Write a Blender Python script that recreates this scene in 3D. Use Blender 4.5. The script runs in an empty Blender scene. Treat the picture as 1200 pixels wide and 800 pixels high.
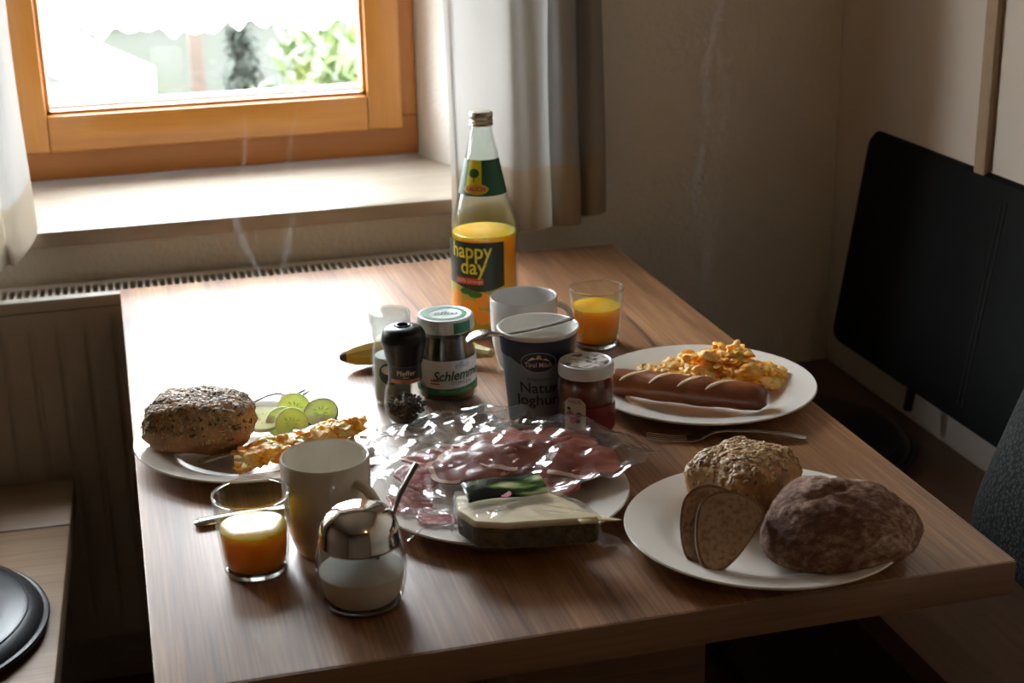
import bpy, bmesh, math, random
from mathutils import Vector, Matrix, noise
from math import sin, cos, pi, radians, sqrt, atan2, exp

sc = bpy.context.scene
COL = sc.collection
random.seed(7)

# ------------------------------------------------------------------ camera
cam_d = bpy.data.cameras.new('camera')
cam = bpy.data.objects.new('camera', cam_d); COL.objects.link(cam)
cam_d.sensor_fit = 'HORIZONTAL'; cam_d.sensor_width = 22.3
cam_d.lens = 22.3 * 1778.534 / 1200
cam_d.clip_start = 0.05
pitch, roll, yaw = 0.331860898, -0.0213420961, 0.257091586
fw = Vector((sin(yaw) * cos(pitch), cos(yaw) * cos(pitch), -sin(pitch)))
rt0 = Vector((cos(yaw), -sin(yaw), 0)); up0 = rt0.cross(fw)
rt = cos(roll) * rt0 + sin(roll) * up0
up = -sin(roll) * rt0 + cos(roll) * up0
cam.matrix_world = Matrix(((rt.x, up.x, -fw.x, 0), (rt.y, up.y, -fw.y, 0), (rt.z, up.z, -fw.z, 1.425), (0, 0, 0, 1)))
cam_d.dof.use_dof = True; cam_d.dof.focus_distance = 1.62; cam_d.dof.aperture_fstop = 4.5
sc.camera = cam

# ------------------------------------------------------------------ sky, exposure
SKY = 40.0
w = bpy.data.worlds.new('overcast_sky'); sc.world = w; w.use_nodes = True
wn, wl = w.node_tree.nodes, w.node_tree.links
wn.clear()
wo = wn.new('ShaderNodeOutputWorld'); wb = wn.new('ShaderNodeBackground')
wb.inputs['Strength'].default_value = SKY
tc = wn.new('ShaderNodeTexCoord'); sx = wn.new('ShaderNodeSeparateXYZ'); rp = wn.new('ShaderNodeValToRGB')
wl.new(tc.outputs['Generated'], sx.inputs[0]); wl.new(sx.outputs['Z'], rp.inputs[0])
rp.color_ramp.elements[0].position = 0.0; rp.color_ramp.elements[0].color = (0.93, 0.97, 1.0, 1)
rp.color_ramp.elements[1].position = 0.9; rp.color_ramp.elements[1].color = (0.80, 0.90, 1.0, 1)
wl.new(rp.outputs[0], wb.inputs['Color']); wl.new(wb.outputs[0], wo.inputs[0])
# portal: helps sampling of the sky through the window opening
pl = bpy.data.lights.new('window_portal', 'AREA'); pl.shape = 'RECTANGLE'; pl.size = 1.55; pl.size_y = 1.21
pl.cycles.is_portal = True
po = bpy.data.objects.new('window_portal', pl); COL.objects.link(po)
po.location = (-0.21, 2.915, 1.43); po.rotation_euler = (-pi / 2, 0, 0)

# warm lamp hanging in the room behind the photographer
la = bpy.data.lights.new('ceiling_lamp', 'POINT'); la.energy = 4.0; la.color = (1.0, 0.60, 0.30); la.shadow_soft_size = 0.07
lo_ = bpy.data.objects.new('ceiling_lamp', la); COL.objects.link(lo_); lo_.location = (0.65, -0.65, 2.25)

sc.view_settings.view_transform = 'Standard'; sc.view_settings.look = 'None'
sc.view_settings.exposure = 0.0; sc.view_settings.gamma = 1.0; sc.view_settings.use_curve_mapping = False
cy = sc.cycles
cy.max_bounces = 12; cy.diffuse_bounces = 8; cy.glossy_bounces = 5; cy.transmission_bounces = 8
cy.transparent_max_bounces = 40
cy.caustics_reflective = False; cy.caustics_refractive = False
cy.sample_clamp_indirect = 6.0; cy.use_denoising = True

# ------------------------------------------------------------------ materials
def new_mat(name):
    m = bpy.data.materials.new(name); m.use_nodes = True
    m.node_tree.nodes.clear()
    return m, m.node_tree.nodes, m.node_tree.links

def node(ns, t, **kw):
    n = ns.new(t)
    for k, v in kw.items():
        if k in n.inputs: n.inputs[k].default_value = v
        else: setattr(n, k, v)
    return n

def ramp(ns, stops):
    r = ns.new('ShaderNodeValToRGB'); e = r.color_ramp.elements
    while len(e) < len(stops): e.new(0.5)
    for i, (p, c) in enumerate(stops):
        e[i].position = p; e[i].color = (*c, 1) if len(c) == 3 else c
    return r

def coords(ns, ls, scale=(1, 1, 1), rot=(0, 0, 0)):
    t = ns.new('ShaderNodeTexCoord'); m = ns.new('ShaderNodeMapping')
    m.inputs['Scale'].default_value = scale; m.inputs['Rotation'].default_value = rot
    ls.new(t.outputs['Object'], m.inputs['Vector'])
    return m.outputs['Vector']

def add_bump(ns, ls, bs, height, strength, dist):
    b = node(ns, 'ShaderNodeBump', Strength=strength, Distance=dist)
    ls.new(height, b.inputs['Height']); ls.new(b.outputs[0], bs.inputs['Normal'])
    return b

def plain(name, col, rough=0.5, metal=0.0, col2=None, scale=40, bump=0.0, bscale=200, bdist=0.001, sss=0.0, sss_r=(1, .4, .2), sss_s=0.01, coat=0.0, spec=0.5, sheen=0.0, stretch=(1, 1, 1), lo=.35, hi=.65):
    m, ns, ls = new_mat(name)
    o = ns.new('ShaderNodeOutputMaterial'); b = ns.new('ShaderNodeBsdfPrincipled')
    ls.new(b.outputs[0], o.inputs[0])
    b.inputs['Base Color'].default_value = (*col, 1); b.inputs['Roughness'].default_value = rough
    b.inputs['Metallic'].default_value = metal; b.inputs['Coat Weight'].default_value = coat
    b.inputs['Specular IOR Level'].default_value = spec; b.inputs['Sheen Weight'].default_value = sheen
    if sss:
        b.inputs['Subsurface Weight'].default_value = sss; b.inputs['Subsurface Radius'].default_value = sss_r
        b.inputs['Subsurface Scale'].default_value = sss_s
    v = coords(ns, ls, stretch) if (col2 or bump) else None
    if col2:
        n = node(ns, 'ShaderNodeTexNoise', Scale=scale, Detail=5.0, Roughness=0.6); ls.new(v, n.inputs['Vector'])
        r = ramp(ns, [(lo, col), (hi, col2)]); ls.new(n.outputs['Fac'], r.inputs[0]); ls.new(r.outputs[0], b.inputs['Base Color'])
    if bump:
        n2 = node(ns, 'ShaderNodeTexNoise', Scale=bscale, Detail=4.0); ls.new(v, n2.inputs['Vector'])
        add_bump(ns, ls, b, n2.outputs['Fac'], bump, bdist)
    return m

def wood(name, stops, axis='y', grain=28.0, rough=0.4, coat=0.0, streak=0.35, bump=0.08, dark=None, spec=.5, rot=0.0, coat_r=.03):
    m, ns, ls = new_mat(name)
    o = ns.new('ShaderNodeOutputMaterial'); b = ns.new('ShaderNodeBsdfPrincipled'); ls.new(b.outputs[0], o.inputs[0])
    b.inputs['Roughness'].default_value = rough; b.inputs['Coat Weight'].default_value = coat; b.inputs['Specular IOR Level'].default_value = spec; b.inputs['Coat Roughness'].default_value = coat_r
    long = {'x': (0.06, 1, 1), 'y': (1, 0.06, 1), 'z': (1, 1, 0.06)}[axis]
    v = coords(ns, ls, tuple(grain * k for k in long), (0, 0, rot))
    n = node(ns, 'ShaderNodeTexNoise', Scale=1.0, Detail=6.0, Roughness=0.62, Distortion=0.6); ls.new(v, n.inputs['Vector'])
    fine = coords(ns, ls, tuple(320 * (0.02 if k < 1 else 1) for k in long))
    n2 = node(ns, 'ShaderNodeTexNoise', Scale=1.0, Detail=3.0); ls.new(fine, n2.inputs['Vector'])
    mx = node(ns, 'ShaderNodeMix'); mx.data_type = 'FLOAT'; mx.inputs[0].default_value = streak
    ls.new(n.outputs['Fac'], mx.inputs[2]); ls.new(n2.outputs['Fac'], mx.inputs[3])
    r = ramp(ns, stops); ls.new(mx.outputs[0], r.inputs[0])
    col = r.outputs[0]
    if dark:                                     # knots and cracks in the figure of the board
        v3 = coords(ns, ls, tuple(dark[1] * k for k in {'x': (0.07, 1, 1), 'y': (1, 0.07, 1), 'z': (1, 1, .07)}[axis]))
        n3 = node(ns, 'ShaderNodeTexNoise', Scale=1.0, Detail=5.0, Roughness=0.45, Distortion=.5); ls.new(v3, n3.inputs['Vector'])
        r3 = ramp(ns, [(0.0, (0, 0, 0)), (0.478, (0, 0, 0)), (0.5, (1, 1, 1)), (0.522, (0, 0, 0))]); ls.new(n3.outputs['Fac'], r3.inputs[0])
        v4 = coords(ns, ls, (3.1, 2.2, 3)); n4 = node(ns, 'ShaderNodeTexNoise', Scale=1.0, Detail=2.0); ls.new(v4, n4.inputs['Vector'])
        r4 = ramp(ns, [(0.46, (0, 0, 0)), (0.62, (1, 1, 1))]); ls.new(n4.outputs['Fac'], r4.inputs[0])
        mm = node(ns, 'ShaderNodeMath', operation='MULTIPLY'); ls.new(r3.outputs[0], mm.inputs[0]); ls.new(r4.outputs[0], mm.inputs[1])
        mc = node(ns, 'ShaderNodeMix'); mc.data_type = 'RGBA'; ls.new(mm.outputs[0], mc.inputs[0]); ls.new(col, mc.inputs[6]); mc.inputs[7].default_value = (*dark[0], 1)
        col = mc.outputs[2]
    ls.new(col, b.inputs['Base Color'])
    if bump: add_bump(ns, ls, b, mx.outputs[0], bump, 0.0006)
    return m

def thin_glass(name, tint=(0.97, 0.98, 0.97), ior=1.45, rough=0.0, edge=0.0, edge_col=(0.5, 0.5, 0.48), bump=0.0, bscale=60, milky=0.0, gain=1.0):
    m, ns, ls = new_mat(name)
    o = ns.new('ShaderNodeOutputMaterial')
    t = node(ns, 'ShaderNodeBsdfTransparent', Color=(*tint, 1)); g = node(ns, 'ShaderNodeBsdfGlossy', Roughness=rough)
    f = node(ns, 'ShaderNodeFresnel', IOR=ior)
    ge = ns.new('ShaderNodeNewGeometry'); io = node(ns, 'ShaderNodeMix'); io.data_type = 'FLOAT'   # both faces of a thin wall reflect alike
    io.inputs[2].default_value = ior; io.inputs[3].default_value = 1 / ior
    ls.new(ge.outputs['Backfacing'], io.inputs[0]); ls.new(io.outputs[0], f.inputs['IOR'])
    if edge:
        lw = node(ns, 'ShaderNodeLayerWeight', Blend=0.35); r = ramp(ns, [(0.62, tint), (0.95, edge_col)])
        ls.new(lw.outputs['Facing'], r.inputs[0]); ls.new(r.outputs[0], t.inputs['Color'])
    if bump:
        v = coords(ns, ls)
        n = node(ns, 'ShaderNodeTexNoise', Scale=bscale, Detail=3.0, Distortion=.8); ls.new(v, n.inputs['Vector'])
        bp = node(ns, 'ShaderNodeBump', Strength=bump, Distance=0.004); ls.new(n.outputs['Fac'], bp.inputs['Height'])
        ls.new(bp.outputs[0], g.inputs['Normal']); ls.new(bp.outputs[0], f.inputs['Normal'])
    mx = ns.new('ShaderNodeMixShader')
    fac = f.outputs[0]
    if gain != 1.0:
        mm = node(ns, 'ShaderNodeMath', operation='MULTIPLY'); mm.inputs[1].default_value = gain; mm.use_clamp = True
        ls.new(fac, mm.inputs[0]); fac = mm.outputs[0]
    ls.new(fac, mx.inputs[0]); ls.new(t.outputs[0], mx.inputs[1]); ls.new(g.outputs[0], mx.inputs[2])
    out = mx.outputs[0]
    if milky:
        tl = node(ns, 'ShaderNodeBsdfTranslucent', Color=(.8, .8, .8, 1)); df = node(ns, 'ShaderNodeBsdfDiffuse', Color=(.8, .8, .8, 1))
        a = ns.new('ShaderNodeMixShader'); a.inputs[0].default_value = .5
        ls.new(tl.outputs[0], a.inputs[1]); ls.new(df.outputs[0], a.inputs[2])
        m2 = ns.new('ShaderNodeMixShader'); m2.inputs[0].default_value = milky
        ls.new(out, m2.inputs[1]); ls.new(a.outputs[0], m2.inputs[2]); out = m2.outputs[0]
    ls.new(out, o.inputs[0])
    return m

def cloth_mat(name, col, transp=0.12, trans=0.5, wscale=0):
    m, ns, ls = new_mat(name)
    o = ns.new('ShaderNodeOutputMaterial')
    d = node(ns, 'ShaderNodeBsdfDiffuse', Color=(*col, 1)); t = node(ns, 'ShaderNodeBsdfTranslucent', Color=(*col, 1))
    a = ns.new('ShaderNodeMixShader'); a.inputs[0].default_value = trans
    ls.new(d.outputs[0], a.inputs[1]); ls.new(t.outputs[0], a.inputs[2])
    tr = node(ns, 'ShaderNodeBsdfTransparent'); b = ns.new('ShaderNodeMixShader'); b.inputs[0].default_value = transp
    ls.new(a.outputs[0], b.inputs[1]); ls.new(tr.outputs[0], b.inputs[2])
    if wscale:
        v = coords(ns, ls); vo = node(ns, 'ShaderNodeTexVoronoi', Scale=wscale); ls.new(v, vo.inputs['Vector'])
        r = ramp(ns, [(0.22, (.95, .95, .95)), (0.36, (transp,) * 3)]); ls.new(vo.outputs['Distance'], r.inputs[0]); ls.new(r.outputs[0], b.inputs[0])
    ls.new(b.outputs[0], o.inputs[0])
    return m

M = {}
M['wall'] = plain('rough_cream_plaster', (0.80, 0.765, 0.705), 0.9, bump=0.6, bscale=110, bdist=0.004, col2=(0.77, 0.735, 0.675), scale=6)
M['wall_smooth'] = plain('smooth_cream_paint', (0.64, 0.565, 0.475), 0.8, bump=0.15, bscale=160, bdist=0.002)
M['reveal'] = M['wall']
M['ceiling'] = plain('ceiling_paint', (0.42, 0.37, 0.31), 0.9, col2=(.40, .35, .29), scale=3)
M['dark_wall'] = plain('brown_room_wall', (0.12, 0.08, 0.05), 0.9, col2=(.10, .065, .04), scale=3)
M['floor'] = wood('floor_boards', [(0.3, (0.10, 0.05, 0.028)), (0.7, (0.19, 0.10, 0.055))], 'y', 20, 0.45)
M['table'] = wood('oak_laminate', [(0.36, (0.13, 0.050, 0.019)), (0.5, (0.27, 0.122, 0.049)), (0.63, (0.43, 0.225, 0.10))], 'y', 24, 0.38, coat=.25, coat_r=.46, streak=0.42, bump=0.22, dark=((0.035, 0.017, 0.009), 7.0), spec=1.0)
M['table_edge'] = wood('oak_laminate_edge', [(0.30, (0.15, 0.078, 0.04)), (0.7, (0.30, 0.175, 0.10))], 'x', 24, 0.45, streak=0.3)
M['bench'] = wood('bench_wood', [(0.3, (0.15, 0.085, 0.045)), (0.55, (0.26, 0.16, 0.09)), (0.75, (0.34, 0.22, 0.13))], 'x', 26, 0.5, streak=0.5, bump=.2)
M['bench_r'] = wood('corner_bench_wood', [(0.3, (0.075, 0.036, 0.018)), (0.7, (0.16, 0.082, 0.044))], 'y', 22, 0.5, streak=0.4)
M['bench_dark'] = wood('bench_base_wood', [(0.3, (0.035, 0.02, 0.014)), (0.7, (0.06, 0.035, 0.024))], 'z', 20, 0.6)
M['frame'] = wood('larch_window_frame', [(0.3, (0.42, 0.155, 0.026)), (0.55, (0.57, 0.24, 0.042)), (0.75, (0.64, 0.29, 0.062))], 'x', 16, 0.35, coat=.25, streak=.25, bump=.03)
M['frame_v'] = wood('larch_window_stile', [(0.3, (0.42, 0.155, 0.026)), (0.55, (0.57, 0.24, 0.042)), (0.75, (0.64, 0.29, 0.062))], 'z', 16, 0.35, coat=.25, streak=.25, bump=.03)
M['frame_dark'] = wood('larch_frame_outer', [(0.3, (0.33, 0.115, 0.022)), (0.7, (0.46, 0.175, 0.038))], 'x', 16, 0.4, streak=.25, bump=.03)
M['gasket'] = plain('black_gasket', (.02, .018, .016), .6, col2=(.03, .03, .03))
M['sill'] = plain('pale_stone_sill', (0.42, 0.365, 0.295), 0.35, col2=(0.35, 0.295, 0.23), scale=14, stretch=(.5, 3, 1))
M['metal_sill'] = plain('exterior_aluminium', (0.55, 0.56, 0.57), 0.4, 0.3, col2=(.5, .5, .52))
M['pane'] = thin_glass('window_glass', (0.95, 0.955, 0.95), 1.5)
M['radiator'] = plain('radiator_enamel', (0.62, 0.57, 0.50), 0.35, col2=(.59, .54, .47), scale=3)
M['void'] = plain('radiator_inside', (0.05, 0.048, 0.045), .8, col2=(.04, .04, .04))
M['curtain'] = cloth_mat('white_sheer', (0.40, 0.39, 0.37), 0.10, 0.38)
M['curtain_hem'] = cloth_mat('sheer_hem', (0.40, 0.34, 0.265), 0.03, 0.28)
M['lace'] = cloth_mat('white_lace', (0.9, 0.9, 0.88), 0.35, 0.6, 55)
M['leather'] = plain('black_leather', (0.011, 0.011, 0.013), 0.36, bump=.12, bscale=260, bdist=.001, col2=(.016, .016, .018), scale=30)
M['leather_back'] = plain('black_backrest_leather', (0.004, 0.004, 0.004), 0.75, spec=.12, bump=.12, bscale=240, bdist=.001, col2=(.006, .006, .006), scale=30)
M['stitch'] = plain('grey_thread', (0.022, 0.021, 0.02), .8, col2=(.028, .026, .024))
M['tweed'] = None
M['porcelain'] = plain('white_porcelain', (0.78, 0.735, 0.665), 0.12, coat=.3, col2=(.76, .715, .645), scale=3)
M['mug'] = plain('cream_stoneware', (0.74, 0.70, 0.62), 0.16, coat=.4, col2=(.72, .68, .60), scale=4)
M['mug_grey'] = plain('grey_white_stoneware', (0.62, 0.60, 0.58), 0.2, coat=.3, col2=(.6, .58, .56), scale=4)
M['rim_glass'] = None
M['glass'] = thin_glass('drinking_glass', (0.94, 0.95, 0.94), 1.5, edge=1, edge_col=(0.60, 0.59, 0.56))
M['glass_green'] = thin_glass('bottle_glass', (0.93, 0.96, 0.94), 1.45, edge=1, edge_col=(0.66, 0.68, 0.65))
M['glass_ribbed'] = thin_glass('clear_cap_plastic', (0.9, 0.93, 0.92), 1.5, edge=1, edge_col=(0.62, 0.65, 0.64), milky=.16)
M['film'] = thin_glass('crinkled_film', (0.97, 0.97, 0.97), 1.5, rough=0.13, bump=.22, bscale=22, milky=.055, gain=1.6)
M['wrap'] = thin_glass('cheese_wrap', (0.97, 0.97, 0.96), 1.45, rough=0.12, bump=.4, bscale=50, milky=.07, gain=1.7)
M['juice'] = plain('orange_juice', (0.95, 0.47, 0.035), 0.15, sss=.9, sss_r=(1, .55, .10), sss_s=.06, col2=(.96, .50, .045), scale=8)
M['chrome'] = plain('chrome', (0.72, 0.70, 0.68), 0.06, 1.0, col2=(.70, .69, .67), scale=3)
M['steel'] = plain('steel_cutlery', (0.60, 0.59, 0.57), 0.2, 1.0, col2=(.56, .55, .53), scale=60)
M['sugar'] = plain('white_sugar', (0.84, 0.82, 0.78), 0.8, bump=.4, bscale=1500, bdist=.0006, sss=.3, sss_r=(1, 1, 1), sss_s=.004)
M['salt'] = plain('salt_crystals', (0.62, 0.68, 0.64), 0.7, bump=.5, bscale=900, bdist=.001, col2=(.5, .58, .54), scale=400)
M['pepper'] = plain('peppercorns', (0.035, 0.025, 0.02), 0.7, col2=(.10, .06, .04), scale=200)
M['black_plastic'] = plain('black_plastic', (0.006, 0.006, 0.006), 0.3, spec=.3, col2=(.009, .009, .009))
M['banana'] = plain('banana_peel', (0.72, 0.47, 0.06), 0.45, col2=(0.50, 0.29, 0.04), scale=26, lo=.45, hi=.72, stretch=(.5, 2, 2))
M['banana_tip'] = plain('banana_tip', (0.045, 0.025, 0.015), 0.7, col2=(.09, .05, .02))
M['banana_stem'] = plain('banana_stem', (0.55, 0.50, 0.20), 0.6, col2=(.40, .28, .12), scale=90)
M['pickles'] = plain('gherkins_in_brine', (0.05, 0.038, 0.012), 0.25, col2=(0.12, 0.08, 0.022), scale=50, sss=.3, sss_r=(1, .9, .2), sss_s=.01)
M['jam'] = plain('apricot_red_jam', (0.15, 0.026, 0.014), 0.15, sss=.6, sss_r=(1, .25, .1), sss_s=.02, col2=(.22, .05, .016), scale=30)
M['yoghurt'] = plain('white_yoghurt', (0.86, 0.83, 0.75), 0.3, bump=.3, bscale=60, bdist=.003)
M['white_plastic'] = plain('white_plastic', (0.80, 0.79, 0.76), 0.3, col2=(.77, .76, .73))
M['lid_white'] = plain('white_lid', (0.66, 0.67, 0.67), 0.3, .2, col2=(.62, .63, .63))
M['lid_brown'] = plain('printed_jam_lid', (0.70, 0.66, 0.60), 0.3, col2=(0.10, 0.035, 0.02), scale=130, lo=.5, hi=.58)
M['cap_metal'] = plain('dull_gold_cap', (0.55, 0.51, 0.43), 0.35, .8, col2=(.36, .32, .25))
for n, c in dict(green=(.004, .085, .035), label_green=(.010, .17, .075), dark=(.006, .022, .012), yellow=(.80, .66, .03), red=(.55, .035, .02), orange=(.85, .30, .02), white=(.72, .73, .74), navy=(.010, .013, .040), slate=(.20, .25, .31), black=(.010, .010, .010), gold=(.75, .42, .08), cream=(.62, .56, .47), copper=(.42, .17, .08), grey=(.25, .27, .29), lime=(.42, .40, .06), pink=(.50, .13, .20), brown=(.09, .04, .02), leaf=(.02, .12, .02), steelblue=(.30, .36, .44), darkred=(.16, .012, .012)).items():
    M['p_' + n] = plain('print_' + n, c, .42, col2=tuple(k * .94 for k in c), scale=20)
M['egg'] = plain('scrambled_egg', (0.95, 0.42, 0.03), 0.5, col2=(0.92, 0.68, 0.26), scale=62, lo=.46, hi=.64, sss=.35, sss_r=(1, .6, .2), sss_s=.006, bump=.4, bscale=180, bdist=.002)
M['cuke'] = plain('cucumber_flesh', (0.80, 0.90, 0.46), 0.18, col2=(0.86, 0.92, 0.60), scale=70, sss=.9, sss_r=(.8, 1, .4), sss_s=.02)
M['cuke_core'] = plain('cucumber_core', (0.82, 0.90, 0.52), 0.12, col2=(0.68, 0.80, 0.36), scale=190, sss=.9, sss_r=(.8, 1, .4), sss_s=.02, bump=.4, bscale=300)
M['cuke_peel'] = plain('cucumber_peel', (0.02, 0.075, 0.018), 0.3, col2=(.05, .13, .03), scale=80)
M['ham'] = plain('raw_ham', (0.23, 0.040, 0.024), 0.3, col2=(0.44, 0.15, 0.09), scale=16, lo=.48, hi=.75, sss=.25, sss_r=(1, .35, .25), sss_s=.004, stretch=(1, 2.5, 1))
M['ham_fat'] = plain('ham_fat', (0.78, 0.55, 0.45), 0.3, col2=(.70, .42, .34), scale=60)
M['salami'] = plain('salami', (0.32, 0.05, 0.05), 0.35, col2=(0.66, 0.40, 0.36), scale=150, lo=.52, hi=.62)
M['cheese'] = plain('cheese_paste', (0.80, 0.68, 0.44), 0.4, col2=(.74, .60, .36), scale=25, sss=.3, sss_r=(1, .8, .4), sss_s=.006)
M['rind'] = plain('herb_rind', (0.035, 0.028, 0.014), 0.85, col2=(0.13, 0.11, 0.05), scale=110, bump=.8, bscale=220, bdist=.002)
M['paper'] = plain('waxed_paper', (0.70, 0.58, 0.34), 0.6, col2=(.62, .50, .28), scale=40)
M['roll'] = plain('wholegrain_crust', (0.50, 0.27, 0.10), 0.6, col2=(0.27, 0.125, 0.045), scale=42, bump=.7, bscale=110, bdist=.003)
M['seed'] = plain('seeds', (0.50, 0.36, 0.18), 0.5, col2=(0.07, 0.04, 0.022), scale=110, lo=.42, hi=.58)
M['seed_pale'] = plain('pale_seeds', (0.60, 0.44, 0.23), 0.5, col2=(0.34, 0.19, 0.075), scale=60)
M['pretzel'] = plain('pretzel_crust', (0.30, 0.10, 0.035), 0.28, col2=(0.15, 0.04, 0.016), scale=18, coat=.2, bump=.25, bscale=120, bdist=.001)
M['pretzel_slit'] = plain('pretzel_slit', (0.72, 0.56, 0.36), 0.6, col2=(.60, .40, .22), scale=80, bump=.4, bscale=200)
M['crumb'] = plain('rye_crumb', (0.48, 0.32, 0.20), 0.8, col2=(0.30, 0.18, 0.10), scale=210, lo=.46, hi=.62, bump=.8, bscale=170, bdist=.003)
M['crust'] = plain('rye_crust', (0.13, 0.055, 0.028), 0.65, col2=(.30, .19, .125), scale=40, bump=.5, bscale=100, bdist=.002)

def solid_glass():
    m, ns, ls = new_mat('solid_glass'); o = ns.new('ShaderNodeOutputMaterial')
    g = node(ns, 'ShaderNodeBsdfGlass', IOR=1.5, Roughness=0.0, Color=(.97, .98, .97, 1)); ls.new(g.outputs[0], o.inputs[0]); return m
M['rim_glass'] = solid_glass()
def loaf_mat():
    m, ns, ls = new_mat('floured_rye_loaf')
    o = ns.new('ShaderNodeOutputMaterial'); b = ns.new('ShaderNodeBsdfPrincipled'); ls.new(b.outputs[0], o.inputs[0])
    b.inputs['Roughness'].default_value = .75
    v = coords(ns, ls, (70, 130, 130), (0, 0, .3)); n = node(ns, 'ShaderNodeTexNoise', Scale=1.0, Detail=8.0, Roughness=.72, Distortion=.15); ls.new(v, n.inputs['Vector'])
    v2 = coords(ns, ls, (14, 14, 14)); n2 = node(ns, 'ShaderNodeTexNoise', Scale=1.0, Detail=4.0); ls.new(v2, n2.inputs['Vector'])
    r = ramp(ns, [(0.38, (0.11, 0.036, 0.016)), (0.48, (0.21, 0.085, 0.044)), (0.55, (0.38, 0.22, 0.14)), (0.65, (0.70, 0.55, 0.43))])
    mx = node(ns, 'ShaderNodeMix'); mx.data_type = 'FLOAT'; mx.inputs[0].default_value = .35
    ls.new(n.outputs['Fac'], mx.inputs[2]); ls.new(n2.outputs['Fac'], mx.inputs[3])
    ls.new(mx.outputs[0], r.inputs[0]); ls.new(r.outputs[0], b.inputs['Base Color'])
    add_bump(ns, ls, b, n.outputs['Fac'], 1.0, .006)
    return m
M['loaf'] = loaf_mat()

def tweed_mat():
    m, ns, ls = new_mat('grey_tweed')
    o = ns.new('ShaderNodeOutputMaterial'); b = ns.new('ShaderNodeBsdfPrincipled'); ls.new(b.outputs[0], o.inputs[0])
    b.inputs['Roughness'].default_value = .95
    v = coords(ns, ls, (1, 1, 1)); vo = node(ns, 'ShaderNodeTexVoronoi', Scale=190.0); ls.new(v, vo.inputs['Vector'])
    r = ramp(ns, [(0.1, (.075, .075, .066)), (0.6, (.014, .014, .0135))]); ls.new(vo.outputs['Distance'], r.inputs[0])
    wv = node(ns, 'ShaderNodeTexWave', Scale=90.0, Distortion=2.0); wv.bands_direction = 'Z'; ls.new(v, wv.inputs['Vector'])
    mx = node(ns, 'ShaderNodeMix'); mx.data_type = 'RGBA'; mx.blend_type = 'MULTIPLY'; mx.inputs[0].default_value = .6
    ls.new(r.outputs[0], mx.inputs[6]); ls.new(wv.outputs[0], mx.inputs[7])
    ls.new(mx.outputs[2], b.inputs['Base Color']); add_bump(ns, ls, b, vo.outputs['Distance'], .8, .002)
    return m
M['tweed'] = tweed_mat()
M['leaf'] = plain('shrub_leaves', (0.045, 0.075, 0.016), 0.5, col2=(0.075, 0.097, 0.03), scale=5)
M['grass'] = plain('lawn', (0.03, 0.04, 0.018), 0.9, col2=(0.04, 0.05, 0.027), scale=2)
M['garden_wall'] = plain('garden_render', (0.045, 0.045, 0.038), 0.9, col2=(0.037, 0.041, 0.027), scale=3)
M['post'] = plain('weathered_post', (0.05, 0.032, 0.022), 0.9, col2=(.04, .026, .018), scale=8)
M['gap_foliage'] = plain('dark_gap_foliage', (0.018, 0.022, 0.015), 0.9, col2=(.026, .03, .02), scale=6)  # dark leaves built to fill the dark gap beside the post
M['tarp'] = plain('white_slab', (0.75, 0.75, 0.73), 0.7, col2=(.7, .7, .68), scale=3)

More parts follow.
